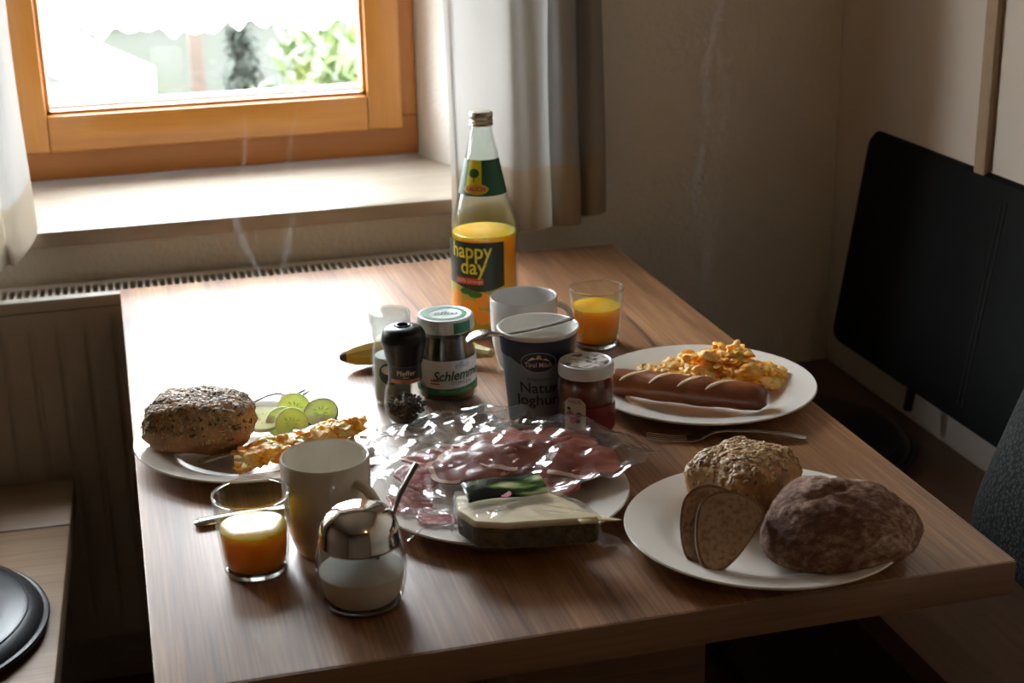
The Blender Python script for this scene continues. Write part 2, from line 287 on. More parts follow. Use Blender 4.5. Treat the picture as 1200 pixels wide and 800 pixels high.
# ------------------------------------------------------------------ mesh helpers
class MB:
    def __init__(s): s.v, s.f = [], []
    def add(s, vs, fs, mat=None):
        o = len(s.v)
        s.v += [tuple(mat @ Vector(p)) if mat else tuple(p) for p in vs]
        s.f += [tuple(i + o for i in f) for f in fs]
        return s
    def box(s, x0, x1, y0, y1, z0, z1, bev=0.0, mat=None, seg=2):
        bm = bmesh.new(); bmesh.ops.create_cube(bm, size=1)
        for v in bm.verts:
            v.co = Vector(((x0 + x1) / 2 + v.co.x * (x1 - x0), (y0 + y1) / 2 + v.co.y * (y1 - y0), (z0 + z1) / 2 + v.co.z * (z1 - z0)))
        if bev: bmesh.ops.bevel(bm, geom=bm.edges[:], offset=bev, segments=seg, profile=.5, affect='EDGES')
        bm.verts.index_update()
        s.add([v.co.copy() for v in bm.verts], [[v.index for v in f.verts] for f in bm.faces], mat); bm.free()
        return s
    def lathe(s, prof, seg=56, mat=None, wob=None):
        vs, rings = [], []
        for r, z in prof:
            if r < 1e-6: rings.append([len(vs)]); vs.append((0, 0, z))
            else:
                ring = []
                for k in range(seg):
                    a = 2 * pi * k / seg; rr = r * (1 + (wob(a, z) if wob else 0))
                    ring.append(len(vs)); vs.append((rr * cos(a), rr * sin(a), z))
                rings.append(ring)
        fs = []
        for a, b in zip(rings, rings[1:]):
            for k in range(seg):
                k2 = (k + 1) % seg
                if len(a) == 1 and len(b) == 1: continue
                if len(a) == 1: fs.append((a[0], b[k2], b[k]))
                elif len(b) == 1: fs.append((a[k], a[k2], b[0]))
                else: fs.append((a[k], a[k2], b[k2], b[k]))
        return s.add(vs, fs, mat)
    def tube(s, path, rad, seg=12, mat=None, flat=1.0, cap=True):
        P = [Vector(p) for p in path]; n = len(P)
        R = rad if isinstance(rad, (list, tuple)) else [rad] * n
        T = [(P[min(i + 1, n - 1)] - P[max(i - 1, 0)]).normalized() for i in range(n)]
        u = T[0].orthogonal().normalized() if abs(T[0].z) > .9 else Vector((0, 0, 1)).cross(T[0]).normalized()
        vs, fs = [], []
        for i in range(n):
            u = (u - T[i] * u.dot(T[i])).normalized(); wv = T[i].cross(u)
            for k in range(seg):
                a = 2 * pi * k / seg
                vs.append(P[i] + u * (cos(a) * R[i]) + wv * (sin(a) * R[i] * flat))
        for i in range(n - 1):
            for k in range(seg):
                k2 = (k + 1) % seg
                fs.append((i * seg + k, i * seg + k2, (i + 1) * seg + k2, (i + 1) * seg + k))
        if cap: fs.append(tuple(range(seg))[::-1]); fs.append(tuple((n - 1) * seg + k for k in range(seg)))
        return s.add(vs, fs, mat)
    def loft(s, st, seg=12, mat=None):
        """stations (x, y, z, half width, half thickness) along +x: flat cutlery sections"""
        vs, fs = [], []
        for x, y, z, hw, ht in st:
            for k in range(seg):
                a = 2 * pi * k / seg; vs.append((x, y + hw * cos(a), z + ht * sin(a)))
        for i in range(len(st) - 1):
            for k in range(seg):
                k2 = (k + 1) % seg; fs.append((i * seg + k, i * seg + k2, (i + 1) * seg + k2, (i + 1) * seg + k))
        fs.append(tuple(range(seg))[::-1]); fs.append(tuple((len(st) - 1) * seg + k for k in range(seg)))
        return s.add(vs, fs, mat)
    def sheet(s, nx, ny, fn, closed=False):
        vs = [fn(i / nx, j / ny) for j in range(ny + 1) for i in range(nx + 1)]; W = nx + 1
        return s.add(vs, [(j * W + i, j * W + i + 1, (j + 1) * W + i + 1, (j + 1) * W + i) for j in range(ny) for i in range(nx)])
    def slab(s, pts, z0, z1, mat=None):
        n = len(pts); vs = [(x, y, z0) for x, y in pts] + [(x, y, z1) for x, y in pts]
        fs = [tuple(range(n))[::-1], tuple(range(n, 2 * n))] + [(i, (i + 1) % n, n + (i + 1) % n, n + i) for i in range(n)]
        return s.add(vs, fs, mat)
    def build(s, name, mat, parent=None, smooth=True, ang=40, fix=True, thick=0.0):
        me = bpy.data.meshes.new(name); me.from_pydata(s.v, [], s.f)
        if fix:
            bm = bmesh.new(); bm.from_mesh(me); bmesh.ops.recalc_face_normals(bm, faces=bm.faces[:]); bm.to_mesh(me); bm.free()
        if smooth:
            me.polygons.foreach_set('use_smooth', [True] * len(me.polygons))
            me.set_sharp_from_angle(angle=radians(ang))
        o = bpy.data.objects.new(name, me); COL.objects.link(o); me.materials.append(mat)
        if parent: o.parent = parent
        if thick:
            md = o.modifiers.new('thickness', 'SOLIDIFY'); md.thickness = thick; md.offset = 0
        return o

def tag(o, label=None, cat=None, group=None, kind=None):
    for k, v in (('label', label), ('category', cat), ('group', group), ('kind', kind)):
        if v: o[k] = v
    return o

def thing(name, label, cat, loc=(0, 0, 0), rz=0.0, group=None):
    o = bpy.data.objects.new(name, None); COL.objects.link(o); o.empty_display_size = .02
    o.location = loc; o.rotation_euler = (0, 0, rz)
    return tag(o, label, cat, group)

def fbm(p, s=1.0, o=4):
    return noise.fractal(Vector(p) * s, 1.0, 2.0, o)

# curved print on bodies of revolution ------------------------------------------------
def wrap_patch(rf, z0, z1, a0, a1, off=0.0004, na=40, nz=10, top=None, bot=None):
    """patch of a label lying on radius rf(z), from angle a0 to a1; top/bot may bend with u"""
    def fn(u, t):
        a = a0 + (a1 - a0) * u
        zb = bot(u) if bot else z0; zt = top(u) if top else z1
        z = zb + (zt - zb) * t; r = rf(z) + off
        return (r * cos(a), r * sin(a), z)
    return MB().sheet(na, nz, fn)

def wrap_disc(rf, zc, ac, rw, rh, off=0.0007, n=28, fan=None):
    r0 = rf(zc); vs = []; fs = []
    rings = 4
    def put(du, dz):
        z = zc + dz; r = rf(z) + off; a = ac + du / r0
        return (r * cos(a), r * sin(a), z)
    vs.append(put(0, 0))
    for q in range(1, rings + 1):
        for k in range(n):
            t = 2 * pi * k / n; vs.append(put(rw * cos(t) * q / rings, rh * sin(t) * q / rings))
    for k in range(n): fs.append((0, 1 + k, 1 + (k + 1) % n))
    for q in range(rings - 1):
        for k in range(n):
            a = 1 + q * n + k; b = 1 + q * n + (k + 1) % n
            fs.append((a, a + n, b + n, b))
    return MB().add(vs, fs)

def wrap_poly(rf, zc, ac, pts, off=0.0008):
    r0 = rf(zc); vs = []
    for du, dz in pts:
        z = zc + dz; r = rf(z) + off; a = ac + du / r0
        vs.append((r * cos(a), r * sin(a), z))
    return MB().add(vs, [tuple(range(len(vs)))])

def glyphs(txt, size, shear=0.0, bold=0.0, space=1.0, xs=1.0):
    cu = bpy.data.curves.new('glyphs', 'FONT'); cu.body = txt; cu.size = size; cu.align_x = 'CENTER'; cu.align_y = 'CENTER'
    cu.shear = shear; cu.offset = bold; cu.space_character = space; cu.resolution_u = 3
    ob = bpy.data.objects.new('glyphs', cu); COL.objects.link(ob)
    dg = bpy.context.evaluated_depsgraph_get(); dg.update()
    me = bpy.data.meshes.new_from_object(ob.evaluated_get(dg))
    vs = [(v.co.x * xs, v.co.y) for v in me.vertices]; fs = [tuple(p.vertices) for p in me.polygons]
    bpy.data.objects.remove(ob); bpy.data.curves.remove(cu); bpy.data.meshes.remove(me)
    return vs, fs

def wrap_text(txt, size, rf, zc, ac, off=0.0010, tilt=0.0, **kw):
    vs, fs = glyphs(txt, size, **kw); r0 = rf(zc); out = []
    for u, v in vs:
        u, v = u * cos(tilt) - v * sin(tilt), u * sin(tilt) + v * cos(tilt)
        z = zc + v; r = rf(z) + off; a = ac + u / r0
        out.append((r * cos(a), r * sin(a), z))
    return MB().add(out, fs)

def prof_r(prof):
    def rf(z):
        for (r0, z0), (r1, z1) in zip(prof, prof[1:]):
            if min(z0, z1) <= z <= max(z0, z1) and z0 != z1: return r0 + (r1 - r0) * (z - z0) / (z1 - z0)
        return prof[-1][0] if z > prof[-1][1] else prof[0][0]
    return rf

# ================================================================== SETTING
TT = 0.75                                            # table top height
XR, YW = 1.26, 2.46                                  # right wall, window wall
XL, YF, ZC = -2.0, -1.5, 2.45
def struct(name, mb, mat, **kw):
    o = mb.build(name, mat, **kw); o['kind'] = 'structure'; return o
struct('floor', MB().box(XL, XR, YF, YW, -0.06, 0), M['floor'], smooth=False)
struct('ceiling', MB().box(XL - .1, XR + .1, YF - .1, YW + .5, ZC, ZC + .06), M['ceiling'], smooth=False)
WX0, WX1, WZ0, WZ1 = -0.985, 0.562, 0.797, 2.05      # niche of the window
FY = 2.80
RX_ = .655                                            # the right reveal is splayed towards the room
wb_ = MB().slab([(XL, YW), (-1.08, YW), (WX0, FY), (WX0, YW + .45), (XL, YW + .45)], -.06, ZC)
wb_.slab([(RX_, YW), (XR + .1, YW), (XR + .1, YW + .45), (WX1, YW + .45), (WX1, FY)], -.06, ZC)
wb_.slab([(-1.08, YW), (RX_, YW), (WX1, FY), (WX1, YW + .45), (WX0, YW + .45), (WX0, FY)], -.06, WZ0)
wb_.slab([(-1.08, YW), (RX_, YW), (WX1, FY), (WX1, YW + .45), (WX0, YW + .45), (WX0, FY)], WZ1, ZC)
struct('wall_back', wb_, M['wall'], smooth=False)
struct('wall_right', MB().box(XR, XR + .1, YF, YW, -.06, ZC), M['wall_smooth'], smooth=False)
struct('wall_left', MB().box(XL - .1, XL, YF, YW, -.06, ZC), M['dark_wall'], smooth=False)
struct('wall_front', MB().box(XL - .1, XR + .1, YF - .1, YF, -.06, ZC), M['dark_wall'], smooth=False)
struct('trim_1', MB().box(XR - .012, XR, 1.962, 1.992, .55, ZC, .003), plain('brown_cable_duct', (.40, .27, .17), .6, col2=(.36, .24, .15)))

# window -------------------------------------------------------------------------
win = bpy.data.objects.new('window_1', None); COL.objects.link(win); win['kind'] = 'structure'
def wpart(name, mb, mat): return mb.build(name, mat, win)
fx0, fx1, fz0, fz1 = -.983, .560, .826, 2.048
wpart('frame_rail', MB().box(fx0, fx1, FY, FY + .07, fz0, .90, .003), M['frame_dark'])
wpart('frame_rail', MB().box(fx0, fx1, FY, FY + .07, 1.98, fz1, .003), M['frame_dark'])
wpart('frame_mullion', MB().box(-.258, -.162, FY, FY + .07, .9005, 1.9795, .003), M['frame_v'])
wpart('frame_stile', MB().box(fx0, -.935, FY, FY + .07, .9005, 1.9795, .003), M['frame_v'])
wpart('frame_stile', MB().box(.512, fx1, FY, FY + .07, .9005, 1.9795, .003), M['frame_v'])
SY = 2.778
sz0, sz1, gz0, gz1 = .880, 2.005, .945, 1.94
for sx0, sx1, gx0, gx1 in ((-.172, .528, -.108, .464), (-.950, -.250, -.886, -.314)):      # two casements
    wpart('sash_stile', MB().box(sx0, gx0, SY, SY + .055, sz0, sz1, .004), M['frame_v'])
    wpart('sash_stile', MB().box(gx1, sx1, SY, SY + .055, sz0, sz1, .004), M['frame_v'])
    wpart('sash_rail', MB().box(gx0 + .0006, gx1 - .0006, SY + .0005, SY + .055, sz0, gz0, .004), M['frame'])
    wpart('sash_rail', MB().box(gx0 + .0006, gx1 - .0006, SY + .0005, SY + .055, gz1, sz1, .004), M['frame'])
    bd = MB().box(gx0, gx1, SY + .012, SY + .045, gz0, gz0 + .007).box(gx0, gx1, SY + .012, SY + .045, gz1 - .007, gz1).box(gx0, gx0 + .007, SY + .012, SY + .045, gz0, gz1).box(gx1 - .007, gx1, SY + .012, SY + .045, gz0, gz1)
    wpart('glazing_bead', bd, M['frame'])
    wpart('gasket', MB().box(gx0 + .007, gx1 - .007, SY + .038, SY + .047, gz0 + .007, gz0 + .010), M['gasket'])
    wpart('glass_pane', MB().box(gx0 + .004, gx1 - .004, SY + .046, SY + .050, gz0 + .004, gz1 - .004), M['pane'])
    wpart('outer_glazing_bar', MB().box(gx0, gx1, SY + .056, SY + .085, .935, .956), M['metal_sill'])
wpart('exterior_sill', MB().box(-1.0, .58, FY + .071, 3.10, .895, .915, .003), M['metal_sill'])
sl = MB().box(-1.12, RX_ + .02, 2.428, YW, WZ0, .824, .004).slab([(-1.078, YW - .01), (RX_ - .002, YW - .01), (WX1, FY), (WX1, FY + .05), (WX0, FY + .05), (WX0, FY)], WZ0, .8238)
struct('trim_2', sl, M['sill'])

# lace valance in the window: scalloped lower edge
def lace(u, t):
    x = -.104 + .564 * u
    hem = 1.071 + .009 * abs(sin(u * pi * 10 + .6 * sin(u * 9))) - .006 * sin(u * 17) + .004 * sin(u * 90)
    z = hem + (1.47 - hem) * t
    return (x, 2.806 + .004 * sin(u * 60), z)
lc = thing('lace_valance', 'white lace cafe curtain with scalloped hem against the window pane', 'curtain', (0.18, 2.806, 1.07))
lo = MB().sheet(180, 24, lace).build('lace', M['lace']); lo.parent = lc; lo.matrix_parent_inverse = Matrix.Translation((-.18, -2.806, -1.07))
ro = MB().tube([(-.107, 2.806, 1.47), (.463, 2.806, 1.47)], .004).build('curtain_rod', M['cap_metal']); ro.parent = lc; ro.matrix_parent_inverse = Matrix.Translation((-.18, -2.806, -1.07))

# curtains -----------------------------------------------------------------------
def curtain(name, label, folds, z_hem, z_band, hemf=None):
    """folds: list of (x, y) control points of the plan curve; hem height from hemf(u)"""
    n = len(folds) - 1
    def plan(u):
        k = min(int(u * n), n - 1); t = u * n - k
        p0, p1, p2, p3 = (Vector(folds[max(0, min(n, k + q))]) for q in (-1, 0, 1, 2))
        return 0.5 * ((2 * p1) + (p2 - p0) * t + (2 * p0 - 5 * p1 + 4 * p2 - p3) * t * t + (3 * p1 - p0 - 3 * p2 + p3) * t ** 3)
    root = thing(name, label, 'curtain')
    def make(za, zb, off):
        def fn(u, t):
            p = plan(u); h = hemf(u) if hemf else 0
            z0 = za + h if za < ZC - .1 else za
            z1 = zb + h if zb < ZC - .1 else zb
            z = z0 + (z1 - z0) * t
            g = min(1, (z - .7) / 1.6)
            cx, cy_ = .5 * (folds[0][0] + folds[-1][0]), 2.425
            return (p.x + (cx - p.x) * .05 * g + .003 * sin(z * 9 + u * 20), p.y + (cy_ - p.y) * .3 * g + off, z)
        return fn
    b = MB().sheet(26 * n // 2, 36, make(z_band, ZC, 0)).build('drape', M['curtain'], root, ang=180, fix=False)
    h = MB().sheet(26 * n // 2, 8, make(z_hem, z_band, 0)).build('hem', M['curtain_hem'], root, ang=180, fix=False)
    h['label'] = 'beige double hem band'
    return root
curtain('curtain', 'white sheer curtain hanging right of the window behind the juice bottle',
        [(.531, 2.405), (.538, 2.385), (.550, 2.400), (.575, 2.412), (.605, 2.415), (.635, 2.412), (.648, 2.395), (.656, 2.365), (.680, 2.358), (.697, 2.372), (.699, 2.415), (.704, 2.446),
         (.710, 2.410), (.712, 2.372), (.730, 2.358), (.746, 2.370), (.750, 2.410), (.754, 2.446), (.760, 2.405), (.768, 2.375), (.785, 2.372), (.798, 2.395), (.800, 2.43)], .764, .868,
        lambda u: .014 * abs(sin(u * 12)) + (.012 if u > .78 else 0))
curtain('curtain', 'white sheer curtain at the left edge of the window',
        [(-.44, 2.40), (-.42, 2.375), (-.40, 2.40), (-.375, 2.42), (-.355, 2.385), (-.33, 2.375), (-.31, 2.41), (-.29, 2.42), (-.272, 2.38), (-.25, 2.378), (-.23, 2.415),
         (-.212, 2.385), (-.19, 2.38), (-.175, 2.415), (-.160, 2.39), (-.146, 2.395), (-.135, 2.41), (-.128, 2.42)], .78, .87,
        lambda u: (.0 if u < .8 else .055 * (u - .8) / .2))

# radiator -----------------------------------------------------------------------
rad = thing('radiator', 'white ribbed panel radiator with slotted top grille under the window', 'radiator', (0, 2.35, .13))
RX0, RX1, RZ0, RZ1, RY0, RY1 = -.66, .565, .13, .737, 2.350, 2.436
def rbuild(name, mb, mat, **kw):
    o = mb.build(name, mat, rad, **kw); o.matrix_parent_inverse = Matrix.Translation((0, -2.35, -.13)); return o
PIT = .0419; PH = -.0275
def front(u, t):
    x = RX0 + (RX1 - RX0) * u; z = RZ0 + .012 + (RZ1 - .02 - RZ0 - .012) * t
    ph = ((x - PH) / PIT) % 1.0; d = abs(ph - .5) * 2
    groove = max(0, (d - .72) / .28)
    fade = max(0, min(1, (.688 - z) / .012)) * max(0, min(1, (z - .17) / .03))
    return (x, RY0 + .006 * fade * min(1, groove * 1.6), z)
rbuild('front_panel', MB().sheet(680, 44, front), M['radiator'], ang=60)
rbuild('rear_panel', MB().box(RX0, RX1, RY1 - .018, RY1, RZ0 + .01, RZ1 - .02), M['radiator'])
rbuild('side_cover', MB().box(RX0 - .003, RX0, RY0, RY1, RZ0, RZ1 - .001), M['radiator'])
rbuild('side_cover', MB().box(RX1, RX1 + .003, RY0, RY1, RZ0, RZ1 - .001), M['radiator'])
rbuild('inner_fins', MB().box(RX0 + .002, RX1 - .002, RY0 + .012, RY1 - .02, RZ0 + .02, RZ1 - .03), M['void'])
rbuild('grille_rail', MB().box(RX0, RX1, RY0 - .001, RY0 + .022, RZ1 - .020, RZ1, .004), M['radiator'])
rbuild('grille_rail', MB().box(RX0, RX1, RY1 - .022, RY1, RZ1 - .010, RZ1, .003), M['radiator'])
k = 0; slat_me = None
x = RX0 + .006
while x < RX1 - .004:
    if slat_me is None:
        so = rbuild('grille_slat', MB().box(-.0021, .0021, RY0 + .022, RY1 - .022, RZ1 - .010, RZ1 - .0008), M['radiator']); slat_me = so.data; so.location.x = x
    else:
        so = bpy.data.objects.new('grille_slat', slat_me); COL.objects.link(so); so.parent = rad; so.location.x = x
        so.matrix_parent_inverse = Matrix.Translation((0, -2.35, -.13))
    x += .0115

# garden outside (seen blurred through the pane) -------------------------------------
struct('ground', MB().box(-9, 12, 2.95, 40, -.75, -.7), M['grass'], smooth=False)
gw = thing('garden_wall', 'low grey rendered wall across the garden behind the window', 'wall', (0, 8.6, -.7))
def place(o, root): o.parent = root; o.matrix_parent_inverse = Matrix.Translation(-Vector(root.location)); return o
place(MB().box(-3, 5, 8.5, 8.7, -.72, .42).build('wall_body', M['garden_wall'], smooth=False), gw)
place(MB().box(-3.03, 5.03, 8.46, 8.74, .42, .47, .01).build('coping', M['garden_wall']), gw)
pt = thing('fence_post', 'brown wooden post standing in the garden in front of the wall', 'post', (.46, 8.0, -.7))
MB().box(-.035, .035, -.035, .035, -.02, 1.3, .006).build('post', M['post'], pt); MB().lathe([(.055, 1.3), (.05, 1.31), (0, 1.36)], 4).build('post_cap', M['post'], pt)
st = thing('garden_shelter', 'white sloping shelter roof low in the left of the window view', 'shelter', (-.45, 6.4, -.7))
rf_ = MB().add([(-.8, -.5, 1.33), (.20, -.5, 1.33), (.62, -.5, 1.10), (-.8, .5, 1.36), (.20, .5, 1.36), (.66, .5, 1.12), (-.8, -.5, 1.29), (.20, -.5, 1.29), (.62, -.5, 1.06), (-.8, .5, 1.32), (.2, .5, 1.32), (.66, .5, 1.08)],
               [(0, 1, 4, 3), (1, 2, 5, 4), (6, 9, 10, 7), (7, 10, 11, 8), (0, 6, 7, 1), (1, 7, 8, 2), (2, 8, 11, 5), (5, 11, 10, 4), (4, 10, 9, 3), (3, 9, 6, 0)])
rf_.build('roof', M['tarp'], st, smooth=False)
MB().box(-.78, .5, -.44, .44, -.02, 1.08).build('shelter_body', M['tarp'], st, smooth=False)
def shrub(label, loc, rx, ry, rz, n, mat, size):
    r = thing('garden_shrub', label, 'shrub', loc)
    mb = MB()
    for _ in range(n):
        u, v = random.uniform(-1, 1), random.uniform(0, 2 * pi); s_ = sqrt(1 - u * u); rr = random.uniform(.55, 1.08)
        c = Vector((rx * rr * s_ * cos(v), ry * rr * s_ * sin(v), rz * (1 + rr * u)))
        Rm = Matrix.Translation(c) @ Matrix.Rotation(random.uniform(0, 6.3), 4, 'Z') @ Matrix.Rotation(random.uniform(-1.2, 1.2), 4, 'X')
        L = size * random.uniform(.7, 1.3)
        mb.add([(0, -L, 0), (L * .42, 0, L * .12), (0, L, -.1 * L), (-L * .42, 0, L * .12)], [(0, 1, 2), (0, 2, 3)], Rm)
    lf = mb.build('foliage', mat, r, smooth=False, fix=False); lf['kind'] = 'stuff'
    MB().tube([(0, 0, -.02), (.02, 0, rz * .6), (0, .02, rz * 1.2)], [.03, .025, .012], 8).build('trunk', M['post'], r)
    return r
shrub('pale green leafy shrub outside at the right of the window view', (.90, 6.3, -.7), .34, .34, .68, 1500, M['leaf'], .055)
shrub('dark bush outside filling the dark gap between the post and the pale shrub', (.66, 7.6, -.7), .10, .10, .62, 900, M['gap_foliage'], .05)

# ================================================================== FURNITURE
tb = thing('dining_table', 'oak laminate dining table laid for breakfast in the corner bench', 'table', (.387, 1.727, 0))
TX0, TX1, TY0, TY1 = -.013, .787, 1.127, 2.327
def tpart(name, mb, mat, **kw): return place(mb.build(name, mat, **kw), tb)
tpart('tabletop', MB().box(TX0, TX1, TY0 + .0012, TY1 - .0012, TT - .036, TT, .0018), M['table'])
tpart('front_edge_band', MB().box(TX0 + .0005, TX1 - .0005, TY0, TY0 + .002, TT - .0355, TT - .001, .0005), M['table_edge'])
tpart('rear_edge_band', MB().box(TX0 + .0005, TX1 - .0005, TY1 - .002, TY1, TT - .0355, TT - .001, .0005), M['table_edge'])
tpart('leg', MB().box(.34, .545, 1.30, 1.345, .03, TT - .036, .003), M['table_edge'])
tpart('leg', MB().box(.34, .545, 2.10, 2.145, .03, TT - .036, .003), M['table_edge'])
tpart('stretcher', MB().box(.42, .46, 1.345, 2.10, .30, .42, .003), M['table_edge'])
tpart('foot', MB().box(.20, .66, 1.28, 1.365, 0, .03, .003), M['table_edge'])
tpart('foot', MB().box(.20, .66, 2.08, 2.165, 0, .03, .003), M['table_edge'])

bl = thing('bench', 'wooden bench along the left of the table with round black cushion', 'bench', (-.113, 2.32, 0), radians(-2.0))
MB().box(-.46, 0, -.175, 0, .41, .45, .003).build('seat_panel', M['bench'], bl)
MB().box(-.46, 0, -1.5, -.1765, .41, .4497, .003).build('seat_panel', M['bench'], bl)
MB().box(-.43, -.06, -1.46, -.05, .06, .41).build('seat_box', M['bench_dark'], bl)
MB().box(-.41, -.09, -1.42, -.09, 0, .06).build('plinth', M['bench_dark'], bl)

br = thing('bench', 'brown corner bench along the right wall behind the table', 'bench', (.885, 2.455, 0))
MB().box(0, .373, -3.2, 0, .41, .45, .003).build('seat_panel', M['bench_r'], br)
MB().box(.04, .37, -3.18, -.02, .06, .41).build('seat_box', M['bench_dark'], br)
MB().box(.08, .37, -3.1, -.06, 0, .06).build('plinth', M['bench_dark'], br)

def seat_pad(label, loc):
    r = thing('seat_cushion', label, 'cushion', loc)
    R_ = .195
    MB().lathe([(0, 0), (R_ - .02, 0), (R_ - .006, .004), (R_ - .002, .012), (R_ - .008, .022), (R_ - .03, .031), (R_ - .08, .036), (0, .037)], 72).build('pad', M['leather'], r)
    MB().tube([((R_ - .001) * cos(a), (R_ - .001) * sin(a), .012) for a in [2 * pi * k / 72 for k in range(73)]], .0045, 8).build('piping', M['leather'], r)
    MB().tube([((R_ - .022) * cos(a), (R_ - .022) * sin(a), .0285) for a in [2 * pi * k / 72 for k in range(73)]], .0011, 6).build('seam', M['stitch'], r)
    return r
seat_pad('round black leather seat cushion on the left bench', (-.340, 1.855, .450))
seat_pad('round black leather seat cushion on the right bench in the corner', (1.010, 2.085, .450))

# leaning black leather backrest on the right wall
bk = thing('backrest', 'black leather backrest panel with stitched seams leaning on the right wall', 'backrest', (1.205, 2.32, .54))
ang = atan2(.055, .37)
def bplace(o):
    o.parent = bk; o.matrix_parent_inverse = Matrix.Identity(4); return o
bk.rotation_euler = (0, ang, 0)
BW, BH = 1.15, .375
bp_ = []
def rr_rect(w_, h_, r, n=6):
    pts = []
    for cx, cy_, a0 in ((w_ - r, r, -pi / 2), (w_ - r, h_ - r, 0), (r, h_ - r, pi / 2), (r, r, pi)):
        for k in range(n + 1): a = a0 + pi / 2 * k / n; pts.append((cx + r * cos(a), cy_ + r * sin(a)))
    return pts
ol = rr_rect(BW, BH, .022)
def back_ring(ins, x): 
    q = []
    for a, b in ol:
        ca, cb = (a - BW / 2), (b - BH / 2)
        q.append((x, -(BW / 2 + ca * (1 - 2 * ins / BW)), BH / 2 + cb * (1 - 2 * ins / BH)))
    return q
rings = [back_ring(.004, .02), back_ring(0, .016), back_ring(0, -.004), back_ring(.006, -.012), back_ring(.03, -.016)]
mb = MB(); n_ = len(ol); vs = [p for r in rings for p in r]
fs = [(i * n_ + k, i * n_ + (k + 1) % n_, (i + 1) * n_ + (k + 1) % n_, (i + 1) * n_ + k) for i in range(4) for k in range(n_)]
fs += [tuple(range(n_)), tuple(range(4 * n_, 5 * n_))[::-1]]
bplace(mb.add(vs, fs).build('padded_panel', M['leather_back']))
for yy in (-.425, -.437, -.80, -.812):
    for j in range(2):
        pass
    bplace(MB().tube([(-.0166, yy, .03 + .315 * t / 20) for t in range(21)], .0011, 6).build('stitched_seam', M['stitch']))
for yy in (-.26, -.9):
    bplace(MB().box(0.0, .012, yy - .006, yy + .006, -.04, .03, .002).build('wall_bracket', M['black_plastic']))

# grey tweed cushion leaning on the right bench
tw = thing('throw_pillow', 'dark grey tweed cushion standing on the right bench', 'pillow', (1.060, 1.435, .472))
tw.rotation_euler = (radians(9), radians(15), radians(3))
def pil(u, v, s):
    a = (u * 2 - 1); b = (v * 2 - 1)
    th = .062 * (max(0, 1 - a ** 4) ** .5) * (max(0, 1 - b ** 4) ** .5)
    pin = 1 - .06 * (a * a) * (b * b)
    return (s * th, a * .205 * (1 - .05 * (1 - b * b)) * pin, .19 + b * .19 * (1 - .05 * (1 - a * a)) * pin)
pm = MB().sheet(28, 28, lambda u, v: pil(u, v, 1)); pm.sheet(28, 28, lambda u, v: pil(u, v, -1))
pm.build('pillow_cover', M['tweed'], tw, ang=180)

# ================================================================== TABLEWARE
def plate(label, x, y, r=.1375, h=.021, mat='porcelain'):
    t = thing('plate', label, 'plate', (x, y, TT))
    pr = [(0, .006), (r * .60, .006), (r * .66, .0075), (r * .71, .012), (r * .80, .0155), (r * .975, h - .0006), (r * .993, h - .0002), (r, h - .0018), (r * .985, h - .0035),
          (r * .80, .011), (r * .70, .0065), (r * .64, .0005), (r * .60, 0), (r * .57, 0), (r * .55, .002), (0, .002)]
    MB().lathe(pr, 96).build('plate_body', M[mat], t)
    return t
plate('white plate with seeded roll, cucumber and egg on the left', .124, 1.624)
plate('white plate under the cold cuts in the middle of the table', .352, 1.398, .134, .020)
plate('white plate with dark bread and a roll at the front right', .577, 1.238)
plate('white plate with pretzel stick and scrambled egg at the back right', .665, 1.618)

def mug(label, x, y, az, mat, R_=.0435, H=.098):
    t = thing('mug', label, 'mug', (x, y, TT))
    pr = [(0, .004), (.026, .004), (.027, 0), (.031, 0), (.0335, .004), (.0385, .020), (.0415, .040), (.043, .060), (R_, H - .002), (R_ - .0012, H), (R_ - .0028, H - .001),
          (.0398, .06), (.0385, .04), (.0355, .022), (.029, .009), (0, .007)]
    MB().lathe(pr, 72).build('mug_body', M[mat], t)
    pth = []
    for k in range(17):
        a = -pi / 2 + pi * k / 16
        pth.append(((.040 + .031 * cos(a)) * cos(az), (.040 + .031 * cos(a)) * sin(az), .052 + .028 * sin(a)))
    MB().tube(pth, [.0065 - .0015 * sin(pi * k / 16) for k in range(17)], 12, flat=.75).build('handle', M[mat], t)
    return t
mug('cream mug at the front beside the orange juice glass', .166, 1.352, radians(-54), 'mug')
mug('pale grey mug behind the yoghurt cup', .487, 1.789, radians(14), 'mug_grey')

def tumbler(label, x, y, zj, H=.080, rt_=.0368, rb=.0300):
    t = thing('juice_glass', label, 'glass', (x, y, TT))
    def ro(z): return rb + (rt_ - rb) * min(1, max(0, (z / H))) ** .8
    zs = [.004, .010, .020, .035, .05, .065, H - .0012]
    pr = [(0, .0015), (rb - .007, .001), (rb - .004, 0), (rb - .0012, .0008)] + [(ro(z), z) for z in zs] + [(rt_ - .0004, H), (rt_ - .0018, H - .001)] + [(ro(z) - .0022, z) for z in zs[::-1][1:-1]] + [(ro(.01) - .004, .0075), (0, .0065)]
    MB().lathe(pr, 72).build('glass_wall', M['glass'], t)
    MB().tube([((rt_ - .0011) * cos(a), (rt_ - .0011) * sin(a), H - .0004) for a in [2 * pi * k / 72 for k in range(73)]], .0013, 8, cap=False).build('rim', M['rim_glass'], t)
    MB().lathe([(0, .0004), (rb - .005, .0002), (rb - .0016, .0012), (rb - .0012, .0055), (rb - .006, .0062), (0, .0058)], 64).build('thick_base', M['rim_glass'], t)
    pj = [(0, .0070), (ro(.01) - .0052, .0078), (ro(.012) - .0036, .010)] + [(ro(z) - .0026, z) for z in (.018, .03, .04) if z < zj - .003] + [(ro(zj) - .0026, zj - .0006), (ro(zj) - .004, zj), (0, zj)]
    MB().lathe(pj, 64).build('orange_juice', M['juice'], t)
    return t
tumbler('glass of orange juice at the front left of the table', .091, 1.326, .047)
